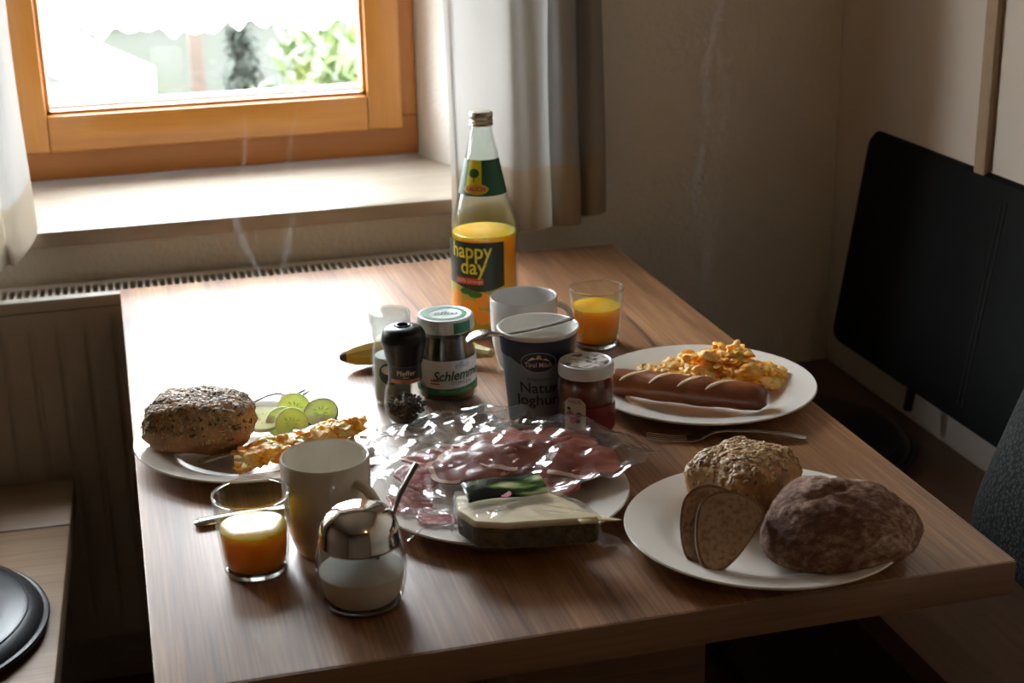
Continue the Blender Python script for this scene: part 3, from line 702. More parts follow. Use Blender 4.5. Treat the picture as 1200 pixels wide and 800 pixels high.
tumbler('fuller glass of orange juice behind the back right plate', .604, 1.848, .056)

# sugar jar
sg = thing('sugar_jar', 'round glass sugar jar with domed chrome lid at the table front', 'jar', (.178, 1.233, TT))
po_ = [(.030, 0), (.0345, .0015), (.0385, .012), (.0412, .028), (.0415, .040), (.0395, .054), (.0365, .063)]
MB().lathe([(0, .003), (.026, .003)] + po_ + [(.0352, .063)] + [(r - .0026, max(z, .006)) for r, z in po_[::-1][1:]] + [(0, .006)], 72).build('glass_body', M['glass'], sg)
MB().lathe([(0, .0008), (.0290, .0004), (.0340, .0022), (.0352, .0062), (.0300, .0060), (0, .0056)], 64).build('thick_base', M['rim_glass'], sg)
MB().lathe([(0, .0065), (.031, .0072), (.0355, .014), (.0382, .028), (.0385, .034), (.036, .036), (.015, .040), (0, .041)], 64, wob=lambda a, z: .0).build('sugar', M['sugar'], sg)
MB().lathe([(.0340, .060), (.0372, .061), (.0374, .0635), (.0362, .066), (.0360, .0745), (.0355, .076), (.0335, .083), (.028, .0905), (.019, .0955), (.009, .0976), (0, .098), (0, .0965), (.018, .094), (.027, .089), (.032, .082), (.0335, .072), (.0340, .060)], 72).build('lid', M['chrome'], sg)
sp = thing('sugar_spoon', 'steel spoon handle sticking out of the sugar jar lid', 'spoon', (.178, 1.233, TT))
MB().tube([(.004, .0, .016), (.018, .003, .045), (.031, .006, .076), (.040, .010, .097), (.0585, .016, .123)], [.0024, .0028, .0034, .0042, .0044], 12, flat=.55).build('handle', M['steel'], sp)
MB().lathe([(0, -.004), (.006, -.003), (.0095, 0), (.006, .0012), (0, .001)], 24, Matrix.Translation((.003, 0, .014)) @ Matrix.Rotation(1.0, 4, 'Y')).build('bowl', M['steel'], sp)

# juice bottle
BX, BY = .477, 1.952
AC = atan2(-BY, -BX)                                   # angle of the side that faces the room
jb = thing('juice_bottle', 'tall glass bottle half full of orange juice with metal cap', 'bottle', (BX, BY, TT))
pb = [(.040, 0), (.0445, .003), (.0460, .010), (.0460, .146), (.0452, .155), (.0415, .170), (.0330, .199), (.0225, .246), (.0150, .281), (.0138, .290)]
MB().lathe([(0, .003), (.034, .002)] + pb + [(.0125, .290)] + [(r - .0022, max(z, .006)) for r, z in pb[::-1][1:]] + [(0, .007)], 72).build('glass_body', M['glass_green'], jb)
MB().lathe([(0, .0075), (.040, .009), (.0434, .014), (.0434, .1440), (.042, .1447), (0, .1445)], 64).build('orange_juice', M['juice'], jb)
cp = MB().lathe([(.0158, .289), (.0163, .2902), (.0150, .2925), (.0163, .2950), (.0150, .2975), (.0158, .300), (.0158, .3055), (.0145, .3077), (0, .308), (0, .3065), (.0140, .304), (.0142, .289), (.0158, .289)], 60)
cp.build('cap', M['cap_metal'], jb)
rb_ = prof_r(pb)
lb = wrap_patch(rb_, .022, .1385, AC - radians(95), AC + radians(34), .0005, 48, 6).build('body_label', M['p_dark'], jb, ang=180); lb['label'] = 'dark green and orange fruit print'
a0 = AC - radians(27)
wrap_text('happy', .030, rb_, .1260, a0 + .02, bold=.0004, xs=.86).build('lettering', M['p_yellow'], lb, smooth=False)
wrap_text('day', .030, rb_, .1040, a0 + .10, bold=.0004, xs=.9).build('lettering', M['p_yellow'], lb, smooth=False)
wrap_patch(rb_, .0800, .0890, a0 - .50, a0 + .42, .0008, 16, 2).build('red_banner', M['p_red'], lb, ang=180)
wrap_text('100% Orange', .0072, rb_, .0845, a0 - .03, .0012).build('lettering', M['p_cream'], lb, smooth=False)
wrap_patch(rb_, .022, .070, AC - radians(95), AC + radians(34), .0007, 40, 4, top=lambda u: .074 + .004 * sin(u * 7)).build('fruit_scene', M['p_lime'], lb, ang=180)
for da, dz, r_ in ((-.55, .057, .013), (-.02, .046, .013), (.42, .058, .011), (.38, .034, .011), (-.9, .040, .012), (-.45, .033, .011)):
    wrap_disc(rb_, dz, a0 + da, r_, r_, .0010).build('orange_print', M['p_orange'], lb, ang=180)
for da, dz in ((-.12, .070), (.16, .066)):
    wrap_disc(rb_, dz, a0 + da, .010, .0045, .0013).build('leaf_print', M['p_leaf'], lb, ang=180)
nl = wrap_patch(rb_, .199, .246, AC - radians(110), AC + radians(75), .0005, 40, 6).build('neck_label', M['p_green'], jb, ang=180); nl['label'] = 'green neck label with yellow crest'
a1 = AC - radians(20)
wrap_patch(rb_, .206, .2455, a1 - .46, a1 + .30, .0008, 16, 4).build('yellow_field', M['p_yellow'], nl, ang=180)
wrap_disc(rb_, .229, a1 - .08, .0070, .0060, .0012).build('tree_crown', M['p_leaf'], nl, ang=180)
wrap_patch(rb_, .2175, .226, a1 - .10, a1 - .06, .0012, 2, 2).build('tree_trunk', M['p_leaf'], nl, ang=180)
wrap_disc(rb_, .2085, a1 + .02, .0175, .0072, .0012).build('oval_crest', M['p_yellow'], nl, ang=180)
wrap_disc(rb_, .2085, a1 + .02, .0160, .0060, .0014).build('oval_field', M['p_gold'], nl, ang=180)
wrap_text('RAUCH', .0078, rb_, .2085, a1 + .02, .0020, bold=.0002).build('lettering', M['p_red'], nl, smooth=False)

# yoghurt cup
YX, YY = .455, 1.611; AY = atan2(-YY, -YX)
yg = thing('yoghurt_cup', 'open dark blue and grey cup of natural yoghurt', 'cup', (YX, YY, TT))
py_ = [(.0350, .004), (.0362, .016), (.0452, .1125)]
YD = .0122
ryf = prof_r(py_)
MB().lathe([(0, .003), (.032, .003), (.0335, 0), (.0350, 0)] + py_ + [(.0462, .1135), (.0476, .1150), (.0478, .1170), (.0468, .1180), (.0448, .1172), (.0440, .1125), (.0352, .018), (.033, .008), (0, .007)], 72).build('cup_body', M['white_plastic'], yg)
MB().lathe([(0, .094), (.012, .0935), (.025, .0955), (.036, .094), (.0421, .0965), (.0415, .09), (0, .088)], 48, wob=lambda a, z: 0).build('yoghurt', M['yoghurt'], yg)
sv = wrap_patch(ryf, .006, .111, AY - 2.3, AY + 2.3, .0004, 80, 8).build('grey_print', M['p_slate'], yg, ang=180); sv['label'] = 'grey lower print'
nv = wrap_patch(ryf, .072, .1115, AY - 2.3, AY + 2.3, .0007, 80, 8, bot=lambda u: YD + .073 - .006 * (2 * u - 1) ** 2 * 0 + .010 * min(1, abs(2 * u - 1) / .35) ** 2 - .006).build('navy_print', M['p_navy'], yg, ang=180); nv['label'] = 'navy blue upper print'
wrap_disc(ryf, YD + .0745, AY, .0205, .0125, .0011).build('emblem_rim', M['p_steelblue'], nv, ang=180)
wrap_disc(ryf, YD + .0745, AY, .0196, .0116, .0013).build('emblem', M['p_navy'], nv, ang=180)
wrap_text('Tirol Milch', .0085, ryf, YD + .0715, AY, .0017, bold=.0001, xs=.82).build('lettering', M['p_cream'], nv, smooth=False)
wrap_poly(ryf, YD + .0785, AY, [(-.013, -.0025), (.013, -.0025), (.008, .0015), (.005, .0000), (.001, .0042), (-.003, .001), (-.007, .0030)], .0016).build('mountain_print', M['p_white'], nv, smooth=False)
wrap_disc(ryf, YD + .0818, AY + .01, .0024, .0024, .0018, 12).build('sun_print', M['p_gold'], nv, ang=180)
wrap_text('Bergbauern', .0060, ryf, YD + .0535, AY, .0012, shear=.3).build('lettering', M['p_navy'], sv, smooth=False)
wrap_text('Natur', .0185, ryf, YD + .0420, AY + .0, .0012, bold=.0002).build('lettering', M['p_black'], sv, smooth=False)
wrap_text('Joghurt', .0185, ryf, YD + .0265, AY + .03, .0012, bold=.0002).build('lettering', M['p_black'], sv, smooth=False)

def spoon_parts(t, L=.138):
    MB().loft([(0, 0, 0, .0008, .0003), (.002, 0, -.0018, .0055, .0016), (.008, 0, -.0042, .0108, .0026), (.018, 0, -.0062, .0132, .0032), (.028, 0, -.0052, .0115, .0030), (.036, 0, -.0022, .0070, .0022), (.043, 0, .0005, .0036, .0017)], 16).build('bowl', M['steel'], t)
    MB().loft([(.040, 0, .0003, .0034, .0016), (.055, 0, .0030, .0032, .0020), (.08, 0, .0042, .0036, .0019), (.11, 0, .0036, .0050, .0017), (L - .006, 0, .0022, .0052, .0010), (L - .001, 0, .0018, .0030, .0008), (L, 0, .0017, .0005, .0003)], 12).build('handle', M['steel'], t)
ys = thing('teaspoon', 'steel teaspoon lying bowl down across the yoghurt cup rim', 'spoon', (.3640, 1.5900, TT + .1130))
spoon_parts(ys)
ys.rotation_euler = (radians(180), radians(-4.5), radians(9.0))

# pickle jar
PX, PY = .368, 1.717; AP = atan2(-PY, -PX)
pk = thing('pickle_jar', 'jar of gherkins with white label and white metal lid', 'jar', (PX, PY, TT))
pp = [(.0310, 0), (.0345, .002), (.0360, .008), (.0360, .058), (.0350, .066), (.0325, .078), (.0315, .090)]
rpf = prof_r(pp)
MB().lathe([(0, .002), (.028, .002)] + pp + [(.030, .092)] + [(r - .0018, max(z, .004)) for r, z in pp[::-1][1:]] + [(0, .005)], 64).build('glass_body', M['glass'], pk)
MB().lathe([(0, .0055), (.0335, .007), (.0340, .058), (.0328, .066), (.0302, .079), (.0298, .085), (0, .086)], 56).build('gherkins', M['pickles'], pk)
MB().lathe([(.0305, .0915), (.0340, .0915), (.0348, .0935), (.0345, .1055), (.0330, .1085), (.030, .1090), (.0285, .1082), (0, .1084)], 64).build('lid', M['lid_white'], pk)
MB().lathe([(.0200, .1087), (.0265, .1087)], 40).build('lid_ring', M['p_label_green'], pk)
vs, fs = glyphs('efko', .017, shear=.25, bold=.0003)
rot_l = AP + pi / 2
MB().add([(u, v, .1090) for u, v in vs], fs, Matrix.Rotation(rot_l, 4, 'Z')).build('lid_lettering', M['p_label_green'], pk, smooth=False)
ll = wrap_patch(prof_r([(.0349, .09), (.0346, .1058)]), .0925, .1060, AP + .28, AP + 1.0, .0004, 12, 3).build('lid_seal', M['p_label_green'], pk, ang=180)
wl_ = wrap_patch(rpf, .016, .059, AP - 1.75, AP + 1.75, .0005, 60, 6).build('label_paper', M['p_white'], pk, ang=180); wl_['label'] = 'white label with green band'
wrap_patch(rpf, .016, .0265, AP - 1.75, AP + 1.75, .0008, 60, 3, top=lambda u: .0265 - .003 * cos((u - .45) * 5)).build('green_band', M['p_label_green'], wl_, ang=180)
wrap_text('Schlemmer', .0170, rpf, .0405, AP + .46, .0011, shear=.28, bold=.0003, tilt=.05, xs=.9).build('lettering', M['p_green'], wl_, smooth=False)
wrap_text('efko', .011, rpf, .0530, AP + .52, .0011, shear=.2).build('lettering', M['p_steelblue'], wl_, smooth=False)
wrap_text('GURKEN', .0068, rpf, .0308, AP + .50, .0011).build('lettering', M['p_grey'], wl_, smooth=False)
wrap_text('Süß-sauer | knackig', .0055, rpf, .0207, AP + .30, .0013).build('lettering', M['p_lime'], wl_, smooth=False)
for q, c in ((0, 'p_red'), (1, 'p_white'), (2, 'p_red')):
    wrap_patch(rpf, .0290 + q * .002, .0310 + q * .002, AP - .58, AP - .26, .0010, 8, 2).build('flag_stripe', M[c], wl_, ang=180)

# jam jar
JX, JY = .491, 1.541; AJ = atan2(-JY, -JX)
jj = thing('jam_jar', 'jar of red jam with white printed lid and octagonal label', 'jar', (JX, JY, TT))
pj = [(.0285, 0), (.0312, .002), (.0322, .008), (.0322, .066), (.0312, .073), (.0285, .080)]
rjf = prof_r(pj)
MB().lathe([(0, .002), (.025, .002)] + pj + [(.027, .080)] + [(r - .0018, max(z, .004)) for r, z in pj[::-1][1:]] + [(0, .005)], 64, wob=lambda a, z: .012 * cos(8 * a) if z < .07 else 0).build('glass_body', M['glass'], jj)
MB().lathe([(0, .0055), (.0292, .007), (.0300, .066), (.0290, .073), (.0266, .079), (0, .0792)], 56).build('jam', M['jam'], jj)
MB().lathe([(.0280, .0795), (.0312, .0795), (.0318, .0815), (.0316, .0910), (.0302, .0938), (.0285, .0943), (.0275, .0936), (0, .0938)], 64).build('lid', M['lid_white'], jj)
MB().lathe([(0, .0942), (.0262, .0942)], 48).build('lid_print', M['lid_brown'], jj)['label'] = 'brown floral print'
rj2 = lambda z: rjf(z) * 1.012
oc = wrap_poly(rj2, .040, AJ - .42, [(-.0125, -.021), (.0125, -.021), (.0125, .012), (.007, .019), (-.007, .019), (-.0125, .012)], .0010)
# octagonal label as a bent strip
def oct_fn(u, t):
    du = (u - .5) * .025; k = max(0, abs(du) - .0065)
    z1 = .060 - k * 1.1; z = .019 + (z1 - .019) * t; r = rj2(z) + .0010; a = AJ - .40 + du / .0322
    return (r * cos(a), r * sin(a), z)
ol_ = MB().sheet(16, 6, oct_fn).build('label_paper', M['p_cream'], jj, ang=180); ol_['label'] = 'cream octagonal label with fruit'
wrap_text('HAUS', .0062, rj2, .0555, AJ - .40, .0016).build('lettering', M['p_brown'], ol_, smooth=False)
for da, dz, r_, c in ((-.55, .040, .0050, 'p_pink'), (-.36, .036, .0055, 'p_red'), (-.46, .033, .0042, 'p_pink'), (-.24, .041, .0032, 'p_leaf'), (-.28, .033, .0030, 'p_leaf'), (-.6, .047, .0024, 'p_leaf')):
    wrap_disc(rj2, dz, AJ + da, r_, r_ * .9, .0016, 12).build('fruit_print', M[c], ol_, ang=180)
wrap_patch(rj2, .018, .048, AJ + .0, AJ + 1.6, .0008, 20, 3).build('red_label', M['p_darkred'], jj, ang=180)

# pepper grinder
GX, GY = .305, 1.659; AG = atan2(-GY, -GX)
pg = thing('pepper_grinder', 'glass pepper grinder with black cap and black label', 'grinder', (GX, GY, TT))
pgp = [(.0200, 0), (.0235, .003), (.0258, .014), (.0262, .026), (.0245, .040), (.0205, .050), (.0192, .054), (.0192, .073)]
rgf = prof_r(pgp)
MB().lathe([(0, .002), (.016, .002)] + pgp + [(.0178, .073)] + [(r - .0016, max(z, .004)) for r, z in pgp[::-1][1:]] + [(0, .005)], 56).build('glass_body', M['glass'], pg)
mb = MB(); random.seed(3)
for k in range(260):
    a = random.uniform(0, 2 * pi); z = random.uniform(.007, .028); r = (rgf(z) - .0045) * sqrt(random.random())
    mb.lathe([(0, -.0022), (.0019, -.0011), (.0019, .0011), (0, .0022)], 6, Matrix.Translation((r * cos(a), r * sin(a), z)))
pc = mb.build('peppercorns', M['pepper'], pg); pc['kind'] = 'stuff'
gl = wrap_patch(rgf, .053, .0725, AG - 2.6, AG + 2.6, .0005, 40, 3).build('black_label', M['p_black'], pg, ang=180)
wrap_text('Pfeffer', .0085, rgf, .0650, AG + .05, .0010, bold=.0001).build('lettering', M['p_cream'], gl, smooth=False)
wrap_text('bunt', .0040, rgf, .0600, AG + .05, .0010).build('lettering', M['p_cream'], gl, smooth=False)
cb = wrap_patch(rgf, .0525, .0572, AG - 1.0, AG + 1.0, .0008, 20, 2).build('copper_band', M['p_copper'], gl, ang=180)
wrap_text('ganz', .0042, rgf, .0549, AG, .0012).build('lettering', M['p_black'], gl, smooth=False)
MB().lathe([(.0195, .0725), (.0212, .0735), (.0225, .080), (.0245, .092), (.0262, .099), (.0266, .101), (.0262, .103), (.0258, .1045), (.0250, .1095), (.0225, .1140), (.018, .1168), (.012, .1182), (.0095, .1180), (.008, .1165), (0, .1165)], 56).build('grinder_cap', M['black_plastic'], pg)
MB().tube([(.0075 * cos(a), .0075 * sin(a), .1182) for a in [2 * pi * k / 24 for k in range(25)]], .0014, 8).build('cap_ring', M['black_plastic'], pg)

# salt grinder
SX_, SY_ = .301, 1.724; AS = atan2(-SY_, -SX_)
sa = thing('salt_grinder', 'clear salt grinder with ridged transparent cap behind the pepper grinder', 'grinder', (SX_, SY_, TT))
ps = [(.0200, 0), (.0230, .003), (.0238, .010), (.0240, .060), (.0225, .070), (.0205, .078), (.0205, .082)]
rsf = prof_r(ps)
MB().lathe([(0, .002), (.018, .002)] + ps + [(.019, .082)] + [(r - .0016, max(z, .004)) for r, z in ps[::-1][1:]] + [(0, .005)], 56).build('glass_body', M['glass'], sa)
MB().lathe([(0, .0055), (.0215, .006), (.0220, .058), (.020, .061), (0, .062)], 40).build('salt', M['salt'], sa)
MB().lathe([(.0208, .0815), (.0228, .0825), (.0230, .100), (.0245, .1015), (.0248, .114), (.0235, .117), (.0150, .1175), (0, .1172), (0, .1160), (.0215, .1150), (.0225, .104), (.0208, .1), (.0208, .0815)], 96, wob=lambda a, z: .022 * (1 if cos(32 * a) > 0 else -1) * (1 if z > .1 else .35)).build('ridged_cap', M['glass_ribbed'], sa)
wrap_disc(rsf, .044, AS - .12, .014, .014, .0008).build('round_label', M['p_dark'], sa, ang=180)
wrap_disc(rsf, .049, AS - .12, .010, .006, .0011).build('label_field', M['p_cream'], sa, ang=180)

# banana
bn = thing('banana', 'ripe banana with dark tip lying behind the pickle jar', 'banana', (.36, 1.852, TT))
bpath = [(-.104, .006, .0160), (-.096, .006, .0165), (-.085, .006, .0170), (-.065, .008, .0178), (-.035, .008, .0180), (0, .003, .0180), (.03, -.007, .0176), (.055, -.020, .0172), (.070, -.032, .0180), (.079, -.043, .0195), (.085, -.053, .021)]
MB().tube(bpath[1:9], [.0085, .0130, .0162, .0176, .0178, .0170, .0142, .0100], 10, flat=1.0).build('peel', M['banana'], bn, ang=32)
MB().tube([bpath[0], (-.100, .006, .0163), bpath[1]], [.0035, .0065, .0087], 8).build('tip', M['banana_tip'], bn)
MB().tube(bpath[8:], [.0100, .0072, .0062], 8).build('stem', M['banana_stem'], bn)

# ================================================================== FOOD
def sgn_pow(x, e): return math.copysign(abs(x) ** e, x)
def bread(sx, sy, sz, e1=.7, e2=.8, amp=.06, ns=2.4, nu=72, nv=40, shape=None, base=.10, seed=0.0, crack=0.0):
    """superellipsoid with flattened base, uneven crust"""
    vs, fs = [], []
    for j in range(nv + 1):
        ph = -pi / 2 + pi * j / nv
        for i in range(nu):
            th = 2 * pi * i / nu
            d = Vector((sgn_pow(cos(ph), e1) * sgn_pow(cos(th), e2), sgn_pow(cos(ph), e1) * sgn_pow(sin(th), e2), sgn_pow(sin(ph), e1)))
            k = 1 + amp * fbm(d + Vector((seed, seed * 2, 0)), ns, 4) + amp * .35 * fbm(d, ns * 4, 3)
            if crack and d.z > 0:
                k -= crack * exp(-((d.y + .25 * fbm(d, 3.0, 2) - .05) / .05) ** 2) * max(0, 1 - abs(d.x + .15) * 1.6)
            p = d * k
            if shape: p = shape(p)
            z = p.z * sz
            z = z + sz if True else z
            vs.append((p.x * sx, p.y * sy, max(z, base * sz) - base * sz))
    for j in range(nv):
        for i in range(nu):
            i2 = (i + 1) % nu; fs.append((j * nu + i, j * nu + i2, (j + 1) * nu + i2, (j + 1) * nu + i))
    mb = MB(); mb.add(vs, fs)
    return mb

def seeds_on(obj, n, size, mat, zmin, seed, thr=.2, parent=None):
    """small seeds lying on the upper crust"""
    random.seed(seed); me = obj.data; mb = MB()
    cand = [p for p in me.polygons if p.normal.z > thr and p.center.z > zmin and p.area > 1e-9]
    wts = [p.area for p in cand]
    for p in random.choices(cand, wts, k=n):
        vs_ = [me.vertices[i].co for i in p.vertices]; q = Vector((0, 0, 0)); tot = 0
        for v in vs_: r = random.random(); q += v * r; tot += r
        q /= tot
        R_ = p.normal.to_track_quat('Z', 'Y').to_matrix().to_4x4() @ Matrix.Rotation(random.uniform(0, 6.3), 4, 'Z') @ Matrix.Rotation(random.uniform(-.35, .35), 4, 'X')
        s_ = size * random.uniform(.65, 1.25)
        prof = [(-s_, 0), (-s_ * .4, .40), (s_ * .35, .45), (s_, 0)]
        vs2 = [(-s_, 0, 0)]
        for xq, wq in prof[1:3]:
            for k in range(5):
                a = 2 * pi * k / 5; vs2.append((xq, s_ * wq * cos(a), s_ * .26 * sin(a)))
        vs2.append((s_, 0, 0))
        f2 = [(0, 1 + (k + 1) % 5, 1 + k) for k in range(5)] + [(1 + k, 1 + (k + 1) % 5, 6 + (k + 1) % 5, 6 + k) for k in range(5)] + [(11, 6 + k, 6 + (k + 1) % 5) for k in range(5)]
        mb.add(vs2, f2, Matrix.Translation(q + p.normal * s_ * .12) @ R_)
    o = mb.build('seeds', mat, parent, ang=60); o['kind'] = 'stuff'
    return o

def dough_roll(label, loc, rz, dims, seed, mats, nseed, size, tilt=(0, 0), e2=.62, thr=.15, low=-.5):
    t = thing('bread_roll', label, 'bread roll', loc, rz); t.rotation_euler = (tilt[0], tilt[1], rz)
    b = bread(*dims, e1=.74, e2=e2, amp=.075, seed=seed).build('crust', M['roll'], t, ang=60)
    a = seeds_on(b, nseed, size, mats[0], dims[2] * .55, seed + 1, thr, t)
    a2 = seeds_on(b, nseed // 2, size * .8, mats[1], dims[2] * .15, seed + 5, low, t)
    return t
dough_roll('seed-covered wholegrain roll on the left plate', (.063, 1.627, TT + .0125), radians(-22), (.061, .044, .0325), 1, (M['seed'], M['seed_pale']), 1300, .0027, (radians(3), 0))
dough_roll('oat-topped square roll on the front right plate', (.576, 1.288, TT + .0125), radians(30), (.050, .045, .0345), 4, (M['seed_pale'], M['seed']), 650, .0034, (radians(-4), radians(2)), .40, .45, .25)

# dark floured loaf: rounded three-sided chunk with a ridge and a burst crust
def closed_curve(pts, n):
    out = []; N = len(pts)
    for i in range(N):
        p0, p1, p2, p3 = (Vector(pts[(i + k) % N]) for k in (-1, 0, 1, 2))
        for q in range(n):
            t = q / n
            out.append(0.5 * ((2 * p1) + (p2 - p0) * t + (2 * p0 - 5 * p1 + 4 * p2 - p3) * t * t + (3 * p1 - p0 - 3 * p2 + p3) * t ** 3))
    return out
def rye_mesh():
    ol = closed_curve([(-.079, .005), (-.072, -.030), (-.046, -.050), (-.012, -.059), (.030, -.053), (.062, -.036), (.083, -.004), (.073, .026), (.042, .044), (.008, .060), (-.026, .067), (-.058, .044)], 12)
    N = len(ol); H = .064; K = 44; rings = []
    for k in range(K + 1):
        if k < 5: rho = .86 + .14 * (k / 5) ** .5; z = .011 * (k / 5) ** 2
        else:
            rho = 1 - ((k - 5) / (K - 5)); rho = max(rho, .004) ** .85
            z = .011 + (H - .011) * (1 - rho ** 2.7) ** .66
        ring = []
        for p in ol:
            sh = 1 - rho
            x = p.x * rho - .020 * sh; y = p.y * rho + .016 * sh
            zz = z
            if zz > .011:                              # lower towards the right end and along a ridge
                zz *= 1 - .08 * max(0, (x + .01) / .09)
                zz += .005 * exp(-((y - .004 + .25 * x) / .018) ** 2) * (1 - rho)
                c_ = exp(-((y + .004 - .12 * x + .006 * noise.noise(Vector((x * 60, 0, 1)))) / .0035) ** 2) * max(0, 1 - abs((x + .018) / .034)) 
                zz -= .0055 * c_
            q = Vector((x, y, zz))
            d = .0032 * fbm(q, 26, 3) + .0016 * fbm(q + Vector((1, 2, 3)), 85, 3) + .0011 * abs(noise.noise(q * 170))
            dirv = Vector((p.x * .8, p.y * .8, .05 * (1 - rho) + .01)).normalized()
            q = q + dirv * d * (1 if k > 1 else 0)
            ring.append((q.x, q.y, max(0, q.z)))
        rings.append(ring)
    vs = [p for r in rings for p in r]
    fs = [(i * N + k, i * N + (k + 1) % N, (i + 1) * N + (k + 1) % N, (i + 1) * N + k) for i in range(K) for k in range(N)]
    fs += [tuple(range(N))[::-1], tuple(K * N + k for k in range(N))]
    return MB().add(vs, fs)
lf = thing('rye_loaf', 'dark floured chunk of rye loaf on the front right plate', 'bread', (.629, 1.179, TT + .0135), 0)
rye_mesh().build('crust', M['loaf'], lf, ang=60)

# cut slices
def slice_bread(label, loc, rot, w_=.062, h_=.074, th=.012, seed=0):
    t = thing('bread_slice', label, 'bread slice', loc); t.rotation_euler = rot
    # outline of half a slice, drawn from the cut corner round the crust
    raw = [(-.325, 0), (-.125, .02), (.125, .20), (.375, .49), (.5, .68), (.475, .81), (.25, .94), (-.04, 1), (-.29, .94), (-.45, .77), (-.5, .43), (-.45, .15)]
    n = len(raw); pts = []
    for i in range(n):
        for q in range(4):
            tt = q / 4; p0, p1, p2, p3 = (Vector(raw[(i + k) % n]) for k in (-1, 0, 1, 2))
            p = 0.5 * ((2 * p1) + (p2 - p0) * tt + (2 * p0 - 5 * p1 + 4 * p2 - p3) * tt * tt + (3 * p1 - p0 - 3 * p2 + p3) * tt ** 3)
            pts.append((p.x * w_, p.y * h_))
    c = Vector((0, h_ * .5)); N = len(pts)
    def ring(k, y, ins=0): return [((x - c.x) * k + c.x, y + .0008 * fbm((x * 60, z * 60, y * 40 + seed), 1, 3), (z - c.y) * k + c.y) for x, z in pts]
    mb = MB(); rs = [ring(.93, -th / 2), ring(1.0, -th / 2 + .0006), ring(1.01, 0), ring(1.0, th / 2 - .0006), ring(.93, th / 2)]
    mb.add([p for r in rs for p in r], [(i * N + k, i * N + (k + 1) % N, (i + 1) * N + (k + 1) % N, (i + 1) * N + k) for i in range(4) for k in range(N)])
    mb.build('crust', M['crust'], t, ang=60)
    mb = MB()
    for y in (-th / 2 + .0001, th / 2 - .0001):
        r1, r2 = ring(.94, y), ring(.5, y); o_ = [(c.x, y, c.y)]
        mb.add(r1 + r2 + o_, [(k, (k + 1) % N, N + (k + 1) % N, N + k) for k in range(N)] + [(N + k, N + (k + 1) % N, 2 * N) for k in range(N)])
    mb.build('crumb', M['crumb'], t, ang=60, fix=False)
    return t
slice_bread('half slice of brown bread with cut face forward, leaning on the oat roll', (.512, 1.168, TT + .0100), (radians(-36), radians(0), radians(-18)), .064, .076, .012, 1)
slice_bread('second half slice of brown bread, tucked behind the front slice', (.503, 1.189, TT + .0100), (radians(-33), radians(-4), radians(-24)), .060, .074, .012, 5)

# scrambled egg portions
def eggs(label, loc, fn, n, seed, smin, smax):
    random.seed(seed); mb = MB()
    for _ in range(n):
        u, v, z = fn()
        s_ = random.uniform(smin, smax) * (1.35 if random.random() < .15 else 1)
        bm = bmesh.new(); bmesh.ops.create_icosphere(bm, subdivisions=3 if s_ > .007 else 2, radius=1)
        o_ = Vector((random.random() * 50, random.random() * 50, 0))
        for q in bm.verts: q.co *= 1 + .75 * noise.noise(q.co * 1.2 + o_) + .40 * noise.noise(q.co * 2.8 + o_) + .2 * noise.noise(q.co * 6 + o_)
        bm.verts.index_update()
        Rm = Matrix.Translation((u, v, z)) @ Matrix.Rotation(random.uniform(0, 6.3), 4, 'Z') @ Matrix.Rotation(random.uniform(-.6, .6), 4, 'X') @ Matrix.Diagonal((s_ * random.uniform(.9, 1.5), s_ * random.uniform(.8, 1.2), s_ * random.uniform(.45, .8), 1))
        mb.add([q.co.copy() for q in bm.verts], [[q.index for q in f.verts] for f in bm.faces], Rm); bm.free()
    o = mb.build('scrambled_egg', M['egg'], None, ang=50, fix=False); o.location = loc
    return tag(o, label, 'egg', kind='stuff')
def eg_left():
    t = random.random() ** .9; g = random.gauss
    x = .098 + (.240 - .098) * t; y = 1.548 + (1.604 - 1.548) * t
    wd = .017 * (1 - .45 * t)
    return (x + g(0, .004), y + max(-1.4, min(1.4, g(0, .7))) * wd, TT + .015 + random.random() * .016 * (1 - .4 * t) + (.004 * t))
eggs('orange scrambled egg along the near edge of the left plate', (0, 0, 0), eg_left, 200, 21, .0035, .0082)
def eg_right():
    if random.random() < .30:                      # thin trail towards the back left
        t = random.random(); return (.612 + .07 * t + random.gauss(0, .005), 1.668 + random.gauss(0, .010), TT + .012 + random.random() * .014 * (.4 + t))
    a = random.random() * 2 * pi; r = sqrt(random.random())
    x = .706 + .060 * r * cos(a); y = 1.640 + .048 * r * sin(a)
    x2 = x + (y - 1.640) * -.40
    h = .038 * max(0, 1 - r * r)
    return (x2, y, TT + .013 + random.random() * h + .002)
eggs('heap of scrambled egg behind the pretzel stick on the right plate', (0, 0, 0), eg_right, 330, 5, .0042, .0098)

